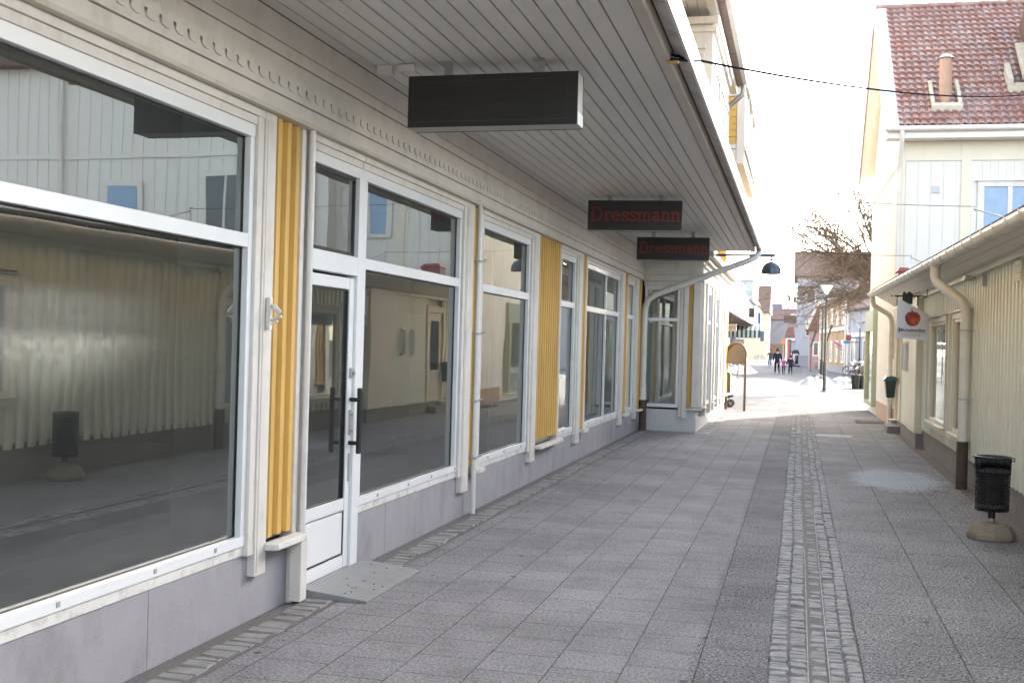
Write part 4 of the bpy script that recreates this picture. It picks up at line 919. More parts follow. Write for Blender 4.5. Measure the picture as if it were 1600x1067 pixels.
# taller boarded wing of the house farther right (seen mirrored in the shop windows)
q = MB(TH); q.box(3.15, WF, -.6, 3.0, 0, 8.9); q.build('wing_wall', housew, HW)
q = MB(TH); x = 3.15
while x < WF: q.box(x, x+.045, -.62, -.6, 0, 8.8); x += .33
q.box(3.15, WF, -.64, -.62, 6.3, 6.42); q.box(3.11, 3.25, -.66, -.6, 0, 8.9); q.build('batten', housew, HW)
q = MB(TH); q.prism([(-1.0, 8.8), (3.6, 8.8), (3.6, 9.3), (1.2, 10.42), (-1.0, 9.0)], 2.9, WF, 'x'); q.build('wing_roof', roofbr, HW)
q = MB(TH); q.tube([(10.9, -.72, 8.8), (10.9, -.72, 0)], .06, 12); q.build('downpipe', white, HW, smooth=True)
q = MB(TH); q.box(8.4, 9.6, -.68, -.62, 4.4, 5.7); wf_ = q.build('window_frame', white, HW); q = MB(TH); q.box(8.55, 9.45, -.70, -.681, 4.55, 5.55); q.build('pane', mat('blue_sky_glass', (.22, .34, .50), .08, .1), wf_)
for xa in (3.5, 5.3):
    q = MB(TH); q.box(xa, xa+1.3, -.68, -.62, 4.1, 5.9); wf_ = q.build('window_frame', white, HW)
    q = MB(TH); q.box(xa+.12, xa+.62, -.70, -.681, 4.22, 5.78); q.build('pane', glassfar0, wf_); q = MB(TH); q.box(xa+.70, xa+1.18, -.70, -.681, 4.22, 5.78); q.build('pane', glassfar0, wf_)
# roof: pantile surface
def tile_roof(y0, z0, y1, z1, x0, x1, name, m):
    L = math.hypot(y1-y0, z1-z0); uy, uz = (y1-y0)/L, (z1-z0)/L; nyy, nzz = -uz, uy
    if nzz < 0: nyy, nzz = -nyy, -nzz
    tw, th_ = .168, .262; nc = int(L/th_); vs = []; fs = []; nxs = int((x1-x0)/tw*6)
    rows = []
    for j in range(nc):
        for t, h in ((0.0, .055), (.5, .028), (.98, .004)): rows.append(((j+t)*th_, h, j))
    rows.append((L, 0.02, nc))
    for s_, h, j in rows:
        for i in range(nxs+1):
            x = x0+(x1-x0)*i/nxs; ph = ((x-x0)/tw) % 1
            wv = .022*math.sin(2*PI*ph) + .010*math.sin(4*PI*ph+.6)
            jt = random.Random(j*977+int((x-x0)/tw)*13).uniform(-.006, .006)
            hh = h + wv + jt
            vs.append((x, y0+uy*s_+nyy*hh, z0+uz*s_+nzz*hh))
    W_ = nxs+1
    fs = [(r*W_+i, r*W_+i+1, (r+1)*W_+i+1, (r+1)*W_+i) for r in range(len(rows)-1) for i in range(nxs)]
    mb = MB(TH); mb.add(vs, fs); return mb.build(name, m, HW, recalc=False)
tm = bpy.data.materials.new('clay_pantiles'); t_ = nt(tm); N_ = t_.nodes; L_ = t_.links
o_ = N_.new('ShaderNodeOutputMaterial'); b_ = N_.new('ShaderNodeBsdfPrincipled'); L_.new(b_.outputs[0], o_.inputs[0]); b_.inputs['Roughness'].default_value = .38; b_.inputs['Specular IOR Level'].default_value = .5
g2 = N_.new('ShaderNodeNewGeometry'); mp_ = N_.new('ShaderNodeMapping'); mp_.inputs['Scale'].default_value = (5.95, 3.8, 3.8); L_.new(g2.outputs['Position'], mp_.inputs[0])
vo_ = N_.new('ShaderNodeTexVoronoi'); vo_.inputs['Scale'].default_value = 1.0; L_.new(mp_.outputs[0], vo_.inputs['Vector'])
cr_ = N_.new('ShaderNodeValToRGB'); el = cr_.color_ramp.elements; el[0].position = 0; el[0].color = (.25, .14, .12, 1); el[1].position = 1; el[1].color = (.36, .25, .22, 1)
e_ = el.new(.45); e_.color = (.31, .165, .13, 1); e_ = el.new(.7); e_.color = (.27, .185, .18, 1)
sc_ = N_.new('ShaderNodeSeparateColor'); L_.new(vo_.outputs['Color'], sc_.inputs[0]); L_.new(sc_.outputs[0], cr_.inputs[0])
n3 = N_.new('ShaderNodeTexNoise'); n3.inputs['Scale'].default_value = 9; n3.inputs['Detail'].default_value = 7; L_.new(g2.outputs['Position'], n3.inputs['Vector'])
r3 = N_.new('ShaderNodeMapRange'); r3.inputs[1].default_value = .58; r3.inputs[2].default_value = .66; r3.inputs[4].default_value = .35; L_.new(n3.outputs[0], r3.inputs[0])  # pale glints of light painted into the tile colour
mx_ = N_.new('ShaderNodeMix'); mx_.data_type = 'RGBA'; L_.new(r3.outputs[0], mx_.inputs[0]); L_.new(cr_.outputs[0], mx_.inputs[6]); mx_.inputs[7].default_value = (.36, .32, .31, 1); L_.new(mx_.outputs[2], b_.inputs['Base Color'])
tile_roof(-.42, 6.72, RY, RZ, -.12, WF, 'roof', tm)
q = MB(TH); q.prism([(-.42, 6.69), (RY, RZ-.03), (HL+.42, 6.69), (HL+.42, 6.60), (RY, RZ-.14), (-.42, 6.60)], -.36, WF, 'x'); q.build('roof_deck', housec, HW)
q = MB(TH); q.prism([(-.44, 6.74), (RY, RZ+.045), (RY, RZ-.03), (-.44, 6.66)], -.385, -.10, 'x'); q.build('verge_board', mat('verge_sheet', (.66, .69, .74), .4, .06), HW, .006)
q = MB(TH); q.prism([(-.46, 6.66), (RY, RZ-.02), (HL+.46, 6.66), (HL+.46, 6.46), (RY, RZ-.22), (-.46, 6.46)], -.42, -.386, 'x'); q.build('bargeboard', housec, HW, .004)
q = MB(TH); q.prism([(HL+.44, 6.70), (RY, RZ+.045), (RY, RZ-.03), (HL+.44, 6.66)], -.385, WF, 'x'); q.build('rear_slope', roofbr, HW)
q = MB(TH); x = -.36; 
while x < WF: q.tube([(x, RY, RZ+.03), (x+.34, RY, RZ+.035)], [.085, .068], 10); x += .32
q.build('ridge_tile', tm, HW, smooth=True)
q = MB(TH); q.box(-.36, WF, -.38, -.0, 6.46, 6.52); q.box(-.36, WF, -.44, -.40, 6.46, 6.64); q.build('eaves_board', housec, HW, .004)
q = MB(TH); q.tube([(-.40, -.50, 6.66), (WF, -.50, 6.66)], .062, 12); q.build('gutter', white, HW, smooth=True)
q = MB(TH); q.tube([(-.05, -.50, 6.62), (-.05, -.48, 6.40), (-.05, -.12, 5.95), (-.05, -.10, 5.7), (-.05, -.10, 3.0)], .052, 12); q.build('downpipe', white, HW, smooth=True)
# flue on the roof with sheet surround
q = MB(TH); q.tube([(.95, .45, 7.2), (.95, .45, 8.42)], .14, 20); q.build('chimney_flue', terra, HW, smooth=True)
q = MB(TH); q.lathe([(.19, 8.42), (.10, 8.50), (.001, 8.54)], .95, .45, 20, cap=False); q.lathe([(.02, 8.3), (.02, 8.42)], .95, .45, 8); q.build('flue_cap', galv, HW)
def slope_box(mb, x0, x1, y0, y1, h0, h1):
    k = (RZ-6.72)/(RY+.42); f = lambda y: 6.72+(y+.42)*k
    vs = [(x0, y0, f(y0)+h0), (x1, y0, f(y0)+h0), (x1, y1, f(y1)+h0), (x0, y1, f(y1)+h0), (x0, y0, f(y0)+h1), (x1, y0, f(y0)+h1), (x1, y1, f(y1)+h1), (x0, y1, f(y1)+h1)]
    mb.add(vs, [(0, 3, 2, 1), (4, 5, 6, 7), (0, 1, 5, 4), (1, 2, 6, 5), (2, 3, 7, 6), (3, 0, 4, 7)])
q = MB(TH); slope_box(q, .62, .70, .1, .85, 0, .16); slope_box(q, 1.20, 1.28, .1, .85, 0, .16); slope_box(q, .62, 1.28, .0, .10, 0, .16); q.build('flue_surround', mat('lichen_cement', (.46, .42, .33), .8, .2, 9, .4, 60), HW, .006)
q = MB(TH); slope_box(q, 2.3, 2.42, .55, 1.1, 0, .35); slope_box(q, 2.4, 3.2, .55, .65, .0, .2); q.prism([(.5, 7.9), (1.5, 8.9), (1.5, 9.0), (.4, 8.05)], 2.6, 4.5, 'x'); q.build('roof_dormer', MATS['lichen_cement'], HW, .006)
# shop window bay at the far end of the street wall
bay = MB(TH); bay.box(-.13, -.0, 5.0, 7.78, .22, .34); bay.box(-.13, -.0, 5.0, 7.78, 2.28, 2.86); bay.box(-.13, .0, 5.0, 5.22, .34, 2.28); bay.box(-.13, .0, 7.56, 7.78, .34, 2.28); bay = bay.build('shop_window', greenp, HW, .006)
q = MB(TH); q.add([(-.06, 5.22, .34), (-.06, 7.56, .34), (-.06, 7.56, 2.28), (-.06, 5.22, 2.28)], [(3, 2, 1, 0)]); q.build('pane', glassR, bay, recalc=False)
q = MB(TH); q.box(-.16, .0, 4.95, 7.8, .19, .22); q.build('sill', whitem, bay, .004)
# rain pipe against the cream wall, fed by the low gutter
q = MB(); g0 = gp(26.6); q.tube([(g0.x+.02, 26.62, g0.z-.05), (g0.x+.03, 26.64, g0.z-.20), (g0.x+.07, 26.66, g0.z-.28), (1.98, 27.0, 2.56), (2.04, 27.1, 2.46), (2.05, 27.12, 2.3), (2.05, 27.14, .0)], .058, 14); q.build('downpipe', MATS['gutter_cream_steel'], RB, smooth=True)
q = MB(); q.box(2.02, 2.12, 27.6, 27.9, 1.3, 1.6); q.build('meter_box', housec, HW, .004)
# red sheet vent on the low roof
rv = thing('roof_vent', 'faded red sheet metal vent on the low roof in front of the white house', 'roof vent', (2.2, 25.6, 3.2))
q = MB(); q.box(2.02, 2.50, 25.4, 25.9, 3.08, 3.42); q.prism([(1.98, 3.42), (2.54, 3.42), (2.42, 3.50), (2.05, 3.52)], 25.36, 25.94, 'y'); q.build('hood', reddark, rv, .01)

# ---- overhead wires
def cable(name, label, p0, p1, sag, r, m, extra=None):
    p0, p1 = Vector(p0), Vector(p1); pts = []
    for i in range(25):
        t = i/24; p = p0.lerp(p1, t); p.z -= sag*4*t*(1-t); pts.append(p)
    t_ = thing(name, label, 'cable', tuple(p0)); q = MB(); q.tube(pts, r, 6); q.build('strand', m, t_, smooth=True)
    return t_
cable_m = mat('dark_cable', (.02, .018, .03), 1, .1, spec=0, bump=0)
c1 = cable('overhead_cable', 'dark overhead cable running from the canopy edge to the tiled house', (-.87, 7.5, 3.62), (6.6, 26.6, 7.9), .42, .009, cable_m)
q = MB(); q.box(-.90, -.82, 7.48, 7.515, 3.56, 3.578); q.build('hook_plate', mat('ochre_insulator', (.50, .34, .12), .5, .1), c1, .004)
q = MB(); a = Vector((-.87, 7.5, 3.62)); b = a.lerp(Vector((6.6, 26.6, 7.9)), .02); q.tube([(-.87, 7.5, 3.585), tuple(b+Vector((0, 0, -.03)))], .014, 8); q.build('turnbuckle', black, c1)
cable('overhead_cable', 'thin upper wire stretched across the lane from the low roof bracket', (1.93, 14.0, 3.41), (-1.30, 29.6, 5.9), .12, .004, cable_m)
cable('overhead_cable', 'thin lower wire stretched across the lane near the red roof vent', (1.93, 21.6, 3.46), (-1.86, 31.0, 4.6), .10, .005, cable_m)

# ---- arched notice stand with litter bin
an = thing('notice_stand', 'bronze arched notice stand with tan panel by the yellow shop corner', 'notice stand', (-1.66, 31.5, 0))
pts = [(-1.93, 31.9, 0), (-1.93, 31.9, 1.55)] + [(-1.665-.265*math.cos(R(a)), 31.9-.55*(a/180), 1.58+.265*math.sin(R(a))) for a in range(10, 171, 10)] + [(-1.40, 31.35, 1.55), (-1.40, 31.35, 0)]
q = MB(); q.tube(pts, .036, 14); q.build('frame', bronze, an, smooth=True)
pl = [(-.235, 1.27), (.235, 1.27), (.235, 1.58)] + [(.235*math.cos(R(a)), 1.58+.235*math.sin(R(a))) for a in range(10, 171, 10)] + [(-.235, 1.58)]
dirv = Vector((.53, -.55, 0)).normalized()
q = MB(lambda x, y, z: (-1.665+x*1.0, 31.625-x*1.03+y, z)); q.prism(pl, -.012, .012, 'y'); q.build('panel', tanp, an, .003)
bn = thing('litter_bin', 'bronze wall-shaped litter bin fixed to the left post of the arched stand', 'litter bin', (-1.94, 31.7, .45))
q = MB(); q.prism([(-2.06, .48), (-1.80, .43), (-1.80, 1.0), (-1.86, 1.06), (-1.95, 1.08), (-2.05, 1.05), (-2.09, .98)], 31.60, 31.86, 'y'); q.build('body', bronze, bn, .02)
q = MB(); q.prism([(-2.03, .53), (-1.86, .50), (-1.86, .98), (-2.04, .98)], 31.585, 31.599, 'y'); q.build('door', tanp, bn, .004)

# ---- pram half hidden behind the corner
pr = thing('pram', 'dark pram with spoked wheels half hidden behind the yellow corner', 'pram', (-1.98, 32.9, 0))
def wheel(mb, c, r, w_=.03, axis='x', spokes=8):
    P = (lambda a, rr, o: (c[0]+o, c[1]+rr*math.cos(a), c[2]+rr*math.sin(a))) if axis == 'x' else (lambda a, rr, o: (c[0]+rr*math.cos(a), c[1]+o, c[2]+rr*math.sin(a)))
    mb.tube([P(2*PI*i/24, r, 0) for i in range(25)], w_, 8, cap=False)
    for k in range(spokes): mb.tube([P(2*PI*k/spokes, .01, 0), P(2*PI*k/spokes, r, 0)], .006, 4)
for (x, y) in ((-2.12, 32.95), (-1.88, 32.95), (-2.12, 33.5), (-1.88, 33.5)):
    q = MB(); wheel(q, (x, y, .11), .085, .022, 'y', 6); q.build('wheel', rubber, pr, smooth=True)
q = MB(); q.tube([(-2.12, 32.97, .11), (-2.0, 33.1, .45), (-1.86, 33.3, .62)], .014, 8); q.tube([(-2.0, 33.1, .3), (-1.80, 32.95, .33)], .03, 8); q.tube([(-1.88, 33.5, .11), (-2.1, 33.3, .6)], .014, 8); q.build('frame', black, pr, smooth=True)
q = MB(); q.prism([(-2.3, .38), (-1.95, .36), (-1.90, .62), (-2.1, .85), (-2.3, .86)], 32.98, 33.4, 'y'); q.build('seat', mat('pram_fabric', (.05, .055, .065), .9, .1), pr, .04)

# ================================================================== FARTHER ALONG THE STREET
def house(name, label, x0, x1, y0, y1, ze, zr, wall, roof, wins=(), ridge='x', plinth=None, cat='house', rot=0, doors=()):
    """detached house: wall block, pitched roof, framed windows on the front (-y) and on the street side"""
    t = thing(name, label, cat, (x0, y0, 0)); 
    q = MB(); q.box(x0, x1, y0, y1, 0, ze); q.build('wall', wall, t)
    q = MB(); o = .35
    if ridge == 'x':
        ym = (y0+y1)/2; q.prism([(y0-o, ze-.15), (ym, zr), (y1+o, ze-.15), (y1+o, ze-.3), (y0-o, ze-.3)], x0-o, x1+o, 'x')
    else:
        xm = (x0+x1)/2; q.prism([(x0-o, ze-.15), (xm, zr), (x1+o, ze-.15), (x1+o, ze-.3), (x0-o, ze-.3)], y0-o, y1+o, 'y')
        g = MB(); g.prism([(x0, ze-.1), (xm, zr-.25), (x1, ze-.1)], y0, y1, 'y'); g.build('gable', wall, t)
    q.build('roof', roof, t)
    if plinth: q = MB(); q.box(x0-.03, x1+.03, y0-.03, y0, 0, plinth[0]); q.build('plinth', plinth[1], t)
    for (f, a, b, z0, z1) in wins:
        if f == 'f':
            w_ = MB(); w_.box(a, a+.12, y0-.07, y0-.002, z0, z1); w_.box(b-.12, b, y0-.07, y0-.002, z0, z1); w_.box(a+.12, b-.12, y0-.07, y0-.002, z1-.12, z1); w_.box(a+.12, b-.12, y0-.07, y0-.002, z0, z0+.12); w_ = w_.build('window', white, t)
            p_ = MB(); p_.box(a+.12, b-.12, y0-.04, y0-.003, z0+.12, z1-.12); p_.build('pane', glassfar, w_)
        else:
            xx = x0 if f == 'l' else x1; sgn = -1 if f == 'l' else 1
            lo, hi = sorted((xx+sgn*.002, xx+sgn*.07)); lo2, hi2 = sorted((xx+sgn*.003, xx+sgn*.04))
            w_ = MB(); w_.box(lo, hi, a, a+.12, z0, z1); w_.box(lo, hi, b-.12, b, z0, z1); w_.box(lo, hi, a+.12, b-.12, z1-.12, z1); w_.box(lo, hi, a+.12, b-.12, z0, z0+.12); w_ = w_.build('window', white, t)
            p_ = MB(); p_.box(lo2, hi2, a+.12, b-.12, z0+.12, z1-.12); p_.build('pane', glassfar, w_)
    return t
glassfar = mat('far_window_pane', (.07, .085, .10), .08, .1)

# --- left side: flat-roofed shop with ribbed metal fascia and canopy
FB = thing('flat_roofed_shop', 'flat roofed shop with ribbed pale metal fascia and brown canopy beyond the yellow corner', 'building', (-3, 42, 0))
q = MB(); y = 40.
while y < 89: q.box(-2.88, -2.83, y, y+.28, 3.28, 4.62); y += .30
q.box(-2.95, -2.88, 40, 89.2, 3.24, 4.66); q.build('fascia', fasciam, FB)
q = MB(); q.box(-6.4, -2.96, 40, 89, 3.26, 3.34); q.build('canopy_soffit', mat('brown_soffit', (.20, .11, .08), .8, .1), FB)
q = MB(); q.box(-12, -6.4, 40, 89, 0, 4.5); q.box(-12, -2.96, 40, 89, 4.3, 4.5); q.build('wall', mat('shop_brown_wall', (.30, .25, .21), .8, .15), FB)
for y in (42, 48, 54, 60, 66, 72): q = MB(); q.box(-6.39, -6.34, y, y+4.6, .5, 2.9); q.build('shop_window', glassfar, FB)
q = MB(); q.box(-3.15, -3.05, 43.0, 43.12, 0, 3.26); q.build('canopy_post', greym, FB)
q = MB(); 
for y in range(42, 88, 5): q.box(-2.94, -2.90, y, y+.04, 4.66, 5.05)
q.tube([(-2.92, 42, 5.05), (-2.92, 88, 5.05)], .02, 6); q.tube([(-2.82, 42, 3.26), (-2.82, 88, 3.26)], .035, 6); q.build('roof_rail', galv, FB)
q = MB(); q.box(-3.9, -2.62, 66, 74, 4.5, 5.6); q.box(-3.95, -2.58, 65.95, 74.05, 5.6, 5.68); q.build('rooftop_box', fasciam, FB, .02)
q = MB(); q.box(-3.98, -3.70, 70, 70.5, 4.5, 6.1); q.box(-4.02, -3.66, 69.96, 70.54, 6.1, 6.18); q.build('chimney', brickm, FB)
def small_sign(name, label, x0, x1, y, z0, z1, m, txt=None, tm_=None, arm=None, th=.12):
    t = thing(name, label, 'sign', ((x0+x1)/2, y, z0)); q = MB(); q.box(x0, x1, y, y+th, z0, z1); q.build('panel', m, t, .01)
    if arm: q = MB(); q.box(*arm); q.build('arm', black, t)
    if txt: text_mesh(txt, (z1-z0)*.62, (x0+x1)/2, (z0+z1)/2, y-.003, tm_, 'lettering', t, w=(x1-x0)*.78)
    return t
small_sign('shop_sign', 'tan board with brown letters under the brown canopy', -3.05, -2.66, 50, 2.45, 2.77, mat('tan_board', (.45, .36, .26), .6), 'AN', bronze, arm=(-2.90, -2.86, 50.02, 50.06, 2.77, 3.26))
small_sign('projecting_sign', 'dark oval sign on the ribbed metal fascia', -2.82, -2.52, 66, 3.52, 4.07, black)
small_sign('projecting_sign', 'blue and white sign at the far end of the metal fascia', -2.80, -2.62, 80, 3.5, 4.25, mat('bright_blue', (.02, .10, .42), .4), arm=(-2.72, -2.66, 80, 80.06, 3.0, 3.5))
q = MB()
# striped awning
aw = thing('striped_awning', 'green and white striped awning valance under the brown canopy', 'awning', (-3.3, 70, 3.0))
gs = mat('awning_green', (.02, .10, .10), .7, .05); k = 0; x = -4.24
ga_, wa_ = MB(), MB()
while x < -2.42:
    mbq = ga_ if k % 2 == 0 else wa_
    vs = [(x, 70, 2.40), (x+.13, 70, 2.40), (x+.13, 70, 2.85), (x, 70, 2.85), (x, 70.9, 3.12), (x+.13, 70.9, 3.12), (x, 70.03, 2.40), (x+.13, 70.03, 2.40), (x+.13, 70.03, 2.83), (x, 70.03, 2.83), (x, 70.9, 3.09), (x+.13, 70.9, 3.09)]
    mbq.add(vs, [(0, 1, 2, 3), (3, 2, 5, 4), (6, 9, 8, 7), (9, 10, 11, 8), (0, 6, 7, 1)]); x += .13; k += 1
ga_.build('green_stripes', gs, aw); wa_.build('white_stripes', white, aw)
q = MB(); q.tube([(-4.24, 70.0, 2.39), (-2.41, 70.0, 2.39)], .02, 6); q.build('front_bar', galv, aw)
# street furniture below the canopy
def shrub(name, label, x, y, r, z, m, n=900, seed=1, parts=True):
    t = thing(name, label, 'shrub', (x, y, 0)); rn = random.Random(seed); q = MB()
    for i in range(n):
        a = rn.uniform(0, 2*PI); b = math.acos(rn.uniform(-.3, 1)); rr_ = r*rn.uniform(.45, 1.05)
        c = Vector((x+rr_*math.sin(b)*math.cos(a), y+rr_*math.sin(b)*math.sin(a), z*.4+z*.6*math.cos(b)*rr_/r))
        d = Vector((rn.gauss(0, 1), rn.gauss(0, 1), rn.gauss(0, 1))).normalized()*.06; e = Vector((rn.gauss(0, 1), rn.gauss(0, 1), rn.gauss(0, 1))).normalized()*.04
        q.add([tuple(c-d), tuple(c+e), tuple(c+d), tuple(c-e)], [(0, 1, 2, 3)])
    q.build('foliage', m, t, recalc=False); q = MB(); 
    for i in range(9): a = i*.7; q.tube([(x, y, 0), (x+r*.5*math.cos(a), y+r*.5*math.sin(a), z*.6)], .015, 5)
    q.build('stem', bark, t); return t
shrub('shrub', 'dark rounded shrub under the striped awning', -4.9, 92, .8, 1.5, mat('dark_leaf', (.035, .045, .03), .7, .3), seed=3)
def post(name, label, cat, x, y, h, r, m, top=None):
    t = thing(name, label, cat, (x, y, 0)); q = MB(); q.tube([(x, y, 0), (x, y, h)], r, 10); q.build('pole', m, t, smooth=True); return t
sp_ = post('street_sign', 'small street sign on a grey pole below the striped awning', 'sign', -3.35, 66, 2.3, .05, greym)
q = MB(); q.box(-3.65, -3.05, 65.9, 65.94, 1.95, 2.25); q.build('plate', farlil, sp_)

# --- houses on the left and closing the view
house('yellow_house', 'pale yellow house with grey plinth at the far end on the left', -17, -7.6, 238, 250, 8.0, 11.5, faryel, roofbr, [('f', -11, -9.6, 2.2, 4.4), ('f', -14, -12.6, 2.2, 4.4)], plinth=(1.3, fargrey))
house('tall_roofed_house', 'cream house with a steep dark brown roof behind the metal fascia', -9.5, -5.3, 198, 215, 8.3, 13.2, faryel, roofbr, [('f', -6.6, -5.7, 3, 5)])
house('grey_house', 'mauve grey boarded house with red roof closing the street', -9.0, .4, 250, 262, 8.5, 10.95, fargrey, roofred, [('f', -2.0, -.6, 4.5, 6.2)])
house('distant_house', 'distant house with bluish roof peeping over the red roof', -6.5, -4.4, 275, 283, 10, 12.9, fargrey, mat('blue_grey_roof', (.12, .13, .17), .7), ())
fn = thing('board_fence', 'brown board fence in front of the mauve grey house', 'fence', (-4, 228, 0)); q = MB(); x = -6.2
while x < -1.9: q.box(x, x+.28, 228, 228.08, 0, 2.9); x += .30
q.build('boards', brownf, fn); q = MB(); q.box(-6.2, -1.9, 228.08, 228.16, .6, .8); q.box(-6.2, -1.9, 228.08, 228.16, 2.2, 2.4); q.build('rail', brownf, fn)
# --- right hand row
house('big_brown_roofed_house', 'big pale house with broad brown roof behind the bare tree', -.35, 9.5, 122, 134, 9.7, 12.6, farlil, roofbr, [('f', a, a+1.0, z, z+1.6) for a in (.6, 2.5, 4.4, 6.3) for z in (3.2, 6.6)], plinth=(1.2, fargrey))
house('dark_grey_house', 'narrow grey house at the left end of the right hand row', -.75, 1.3, 150, 160, 5.7, 6.6, fargrey, roofbr, [('f', .1, .9, 1.6, 3.8)], plinth=(1.4, brownf))
house('pink_house', 'small pink house with white bargeboards and steep brown gable', .95, 2.45, 113, 119, 4.0, 6.4, farpink, roofbr, [('f', 1.3, 1.9, 1.2, 2.6)], ridge='y')
q = MB(); q.prism([(.58, 3.85), (1.68, 6.5), (1.9, 6.5), (.78, 3.75)], 112.5, 112.64, 'y'); o_ = q.build('bargeboard', white, [o for o in COL.objects if o.name == 'pink_house'][0])
# orange house: its facade runs obliquely along the street
def oblique(name, label, p0, p1, depth, ze, zr, wall, roof, nwin, zs, posts=False):
    """house whose street face runs from p0 (far) to p1 (near)"""
    p0, p1 = Vector((*p0, 0)), Vector((*p1, 0)); u = (p1-p0); L = u.length; u.normalize(); nrm = Vector((u.y, -u.x, 0))
    if nrm.x > 0: nrm = -nrm
    T = lambda a, d, z: tuple(p0 + u*a + nrm*d + Vector((0, 0, z)))
    t = thing(name, label, 'house', tuple(p0)); q = MB(T); q.box(0, L, -depth, 0, 0, ze); q.build('wall', wall, t)
    q = MB(T); q.prism([(.4, ze-.1), (-depth/2, zr), (-depth-.4, ze-.1), (-depth-.4, ze-.25), (.4, ze-.25)], -.2, L+.2, 'x'); q.build('roof', roof, t)
    q = MB(T); q.box(-.02, L+.02, .0, .04, 0, .5); q.build('plinth', fargrey, t)
    for i in range(nwin):
        a = L*(i+.5)/nwin
        for (z0, z1) in zs:
            w_ = MB(T); w_.box(a-.75, a-.5, .002, .09, z0-.1, z1+.1); w_.box(a+.5, a+.75, .002, .09, z0-.1, z1+.1); w_.box(a-.5, a+.5, .002, .09, z1-.1, z1+.1); w_.box(a-.5, a+.5, .002, .09, z0-.1, z0+.1); w_ = w_.build('window', white, t)
            p_ = MB(T); p_.box(a-.5, a+.5, .003, .05, z0+.1, z1-.1); p_.build('pane', glassfar, w_)
    q = MB(T); q.box(0, .4, .0, .12, 0, ze); q.box(L-.45, L, .0, .12, 0, ze); q.box(.4, L-.45, .0, .10, ze*.56, ze*.56+.3); q.build('corner_board', white, t)
    return t, T, L
oblique('orange_house', 'orange house with tall white framed windows on the right side', (1.95, 110), (3.5, 89), 7, 6.0, 8.2, farora, roofbr, 5, ((.9, 2.5), (3.9, 5.2)))
oblique('white_shop_house', 'white house with a red square shop sign beside the orange house', (3.6, 88.6), (6.3, 74), 7, 5.0, 7.2, farlil, roofbr, 4, ((.9, 2.6),))
# portal with red door leaf
pt = thing('red_roofed_kiosk', 'white kiosk with red door edge and small brown roof', 'kiosk', (-1, 140, 0))
q = MB(); q.box(-1.55, -1.35, 140, 142, 0, 3.0); q.box(-.85, -.6, 140, 142, 0, 3.0); q.box(-1.55, -.6, 140, 142, 3.0, 3.2); q.box(-1.35, -.85, 141.5, 142, 0, 3.0); q.build('wall', white, pt)
q = MB(); q.box(-1.30, -1.05, 139.9, 139.95, .3, 2.8); q.build('door', mat('bright_red_door', (.30, .05, .035), .5), pt)
q = MB(); q.prism([(-1.7, 3.2), (-1.35, 4.5), (-.6, 4.5), (-.45, 3.2)], 139.7, 142.3, 'y'); q.build('roof', roofred, pt)
# A-board / poster stand
ps = thing('poster_stand', 'black framed poster stand showing a pale poster behind the children', 'poster stand', (-.35, 122, 0))
q = MB(); q.box(-.72, .08, 122, 122.1, .15, 1.45); q.box(-.78, .14, 121.9, 122.3, 0, .15); q.prism([(-.72, 1.45), (-.55, 1.75), (-.05, 1.75), (.08, 1.45)], 121.98, 122.12, 'y'); q.build('frame', black, ps, .01)
q = MB(); q.box(-.60, -.04, 121.97, 122.0, .3, 1.35); q.build('poster', mat('poster_paper', (.62, .55, .52), .6, .35, 3), ps)
q = MB(); q.prism([(-.40, .55), (-.20, .6), (-.16, 1.1), (-.26, 1.2), (-.32, .9)], 121.955, 121.969, 'y'); q.build('printed_figure', brownf, ps)
dc = thing('display_case', 'dark green framed display case above the poster stand', 'display case', (-.5, 126, 0))
q = MB(); q.box(-.95, -.85, 126, 126.2, 0, 2.75); q.box(-.12, -.02, 126, 126.2, 1.5, 2.75); q.box(-.85, -.12, 126, 126.2, 2.65, 2.75); q.box(-.85, -.12, 126, 126.2, 1.5, 1.6); q.build('frame', greenb, dc)
q = MB(); q.box(-.85, -.12, 126.05, 126.1, 1.6, 2.65); q.build('panel', farlil, dc)
small_sign('projecting_sign', 'dark brown hanging sign in front of the mauve house', -1.31, -.24, 100, 4.05, 4.70, mat('brown_sign', (.11, .07, .055), .6, .5, 3), arm=(-.24, 1.5, 100.04, 100.08, 4.62, 4.68))
small_sign('projecting_sign', 'pinkish pale sign hanging below the dark brown sign', -.95, -.1, 100.3, 3.70, 4.03, farpink, arm=(-.12, 1.5, 100.34, 100.38, 3.95, 4.0))
gf_ = thing('wrought_sign', 'small dark green wrought bracket sign high against the sky', 'sign', (-.8, 90, 5.4))
q = MB(); q.box(-1.20, -1.13, 90, 90.05, 5.45, 6.2); q.box(-1.20, .4, 90, 90.05, 5.38, 5.46); q.box(-.9, -.72, 90, 90.04, 5.5, 5.85); q.tube([(-.81, 90, 5.9), (-.81, 90, 6.0)], .07, 8); q.box(-.5, -.3, 90, 90.04, 5.46, 5.8); q.build('bracket', greenb, gf_)
dsn = thing('round_sign', 'orange brown round sign on a thin pole before the mauve house', 'sign', (-2.35, 180, 0))
q = MB(); q.tube([(-2.35, 180, 0), (-2.35, 180, 3.0)], .05, 6); q.build('pole', greym, dsn); q = MB(lambda x, y, z: (-2.35+x, 179.9+z, 3.0+y)); q.lathe([(.38, 0), (.38, .05)], 0, 0, 18); q.build('disc', mat('orange_disc', (.50, .16, .05), .5), dsn)
t_ = small_sign('shop_sign', 'red square sign on the white house', 3.26, 3.60, 84, 2.50, 2.92, mat('sign_red', (.33, .03, .04), .5), arm=(3.6, 4.2, 84.04, 84.08, 2.7, 2.76))
small_sign('shop_sign', 'light blue sign under the red square sign', 3.08, 3.52, 84.2, 2.28, 2.48, mat('sign_blue', (.06, .28, .55), .5), arm=(3.52, 4.2, 84.24, 84.28, 2.36, 2.42))
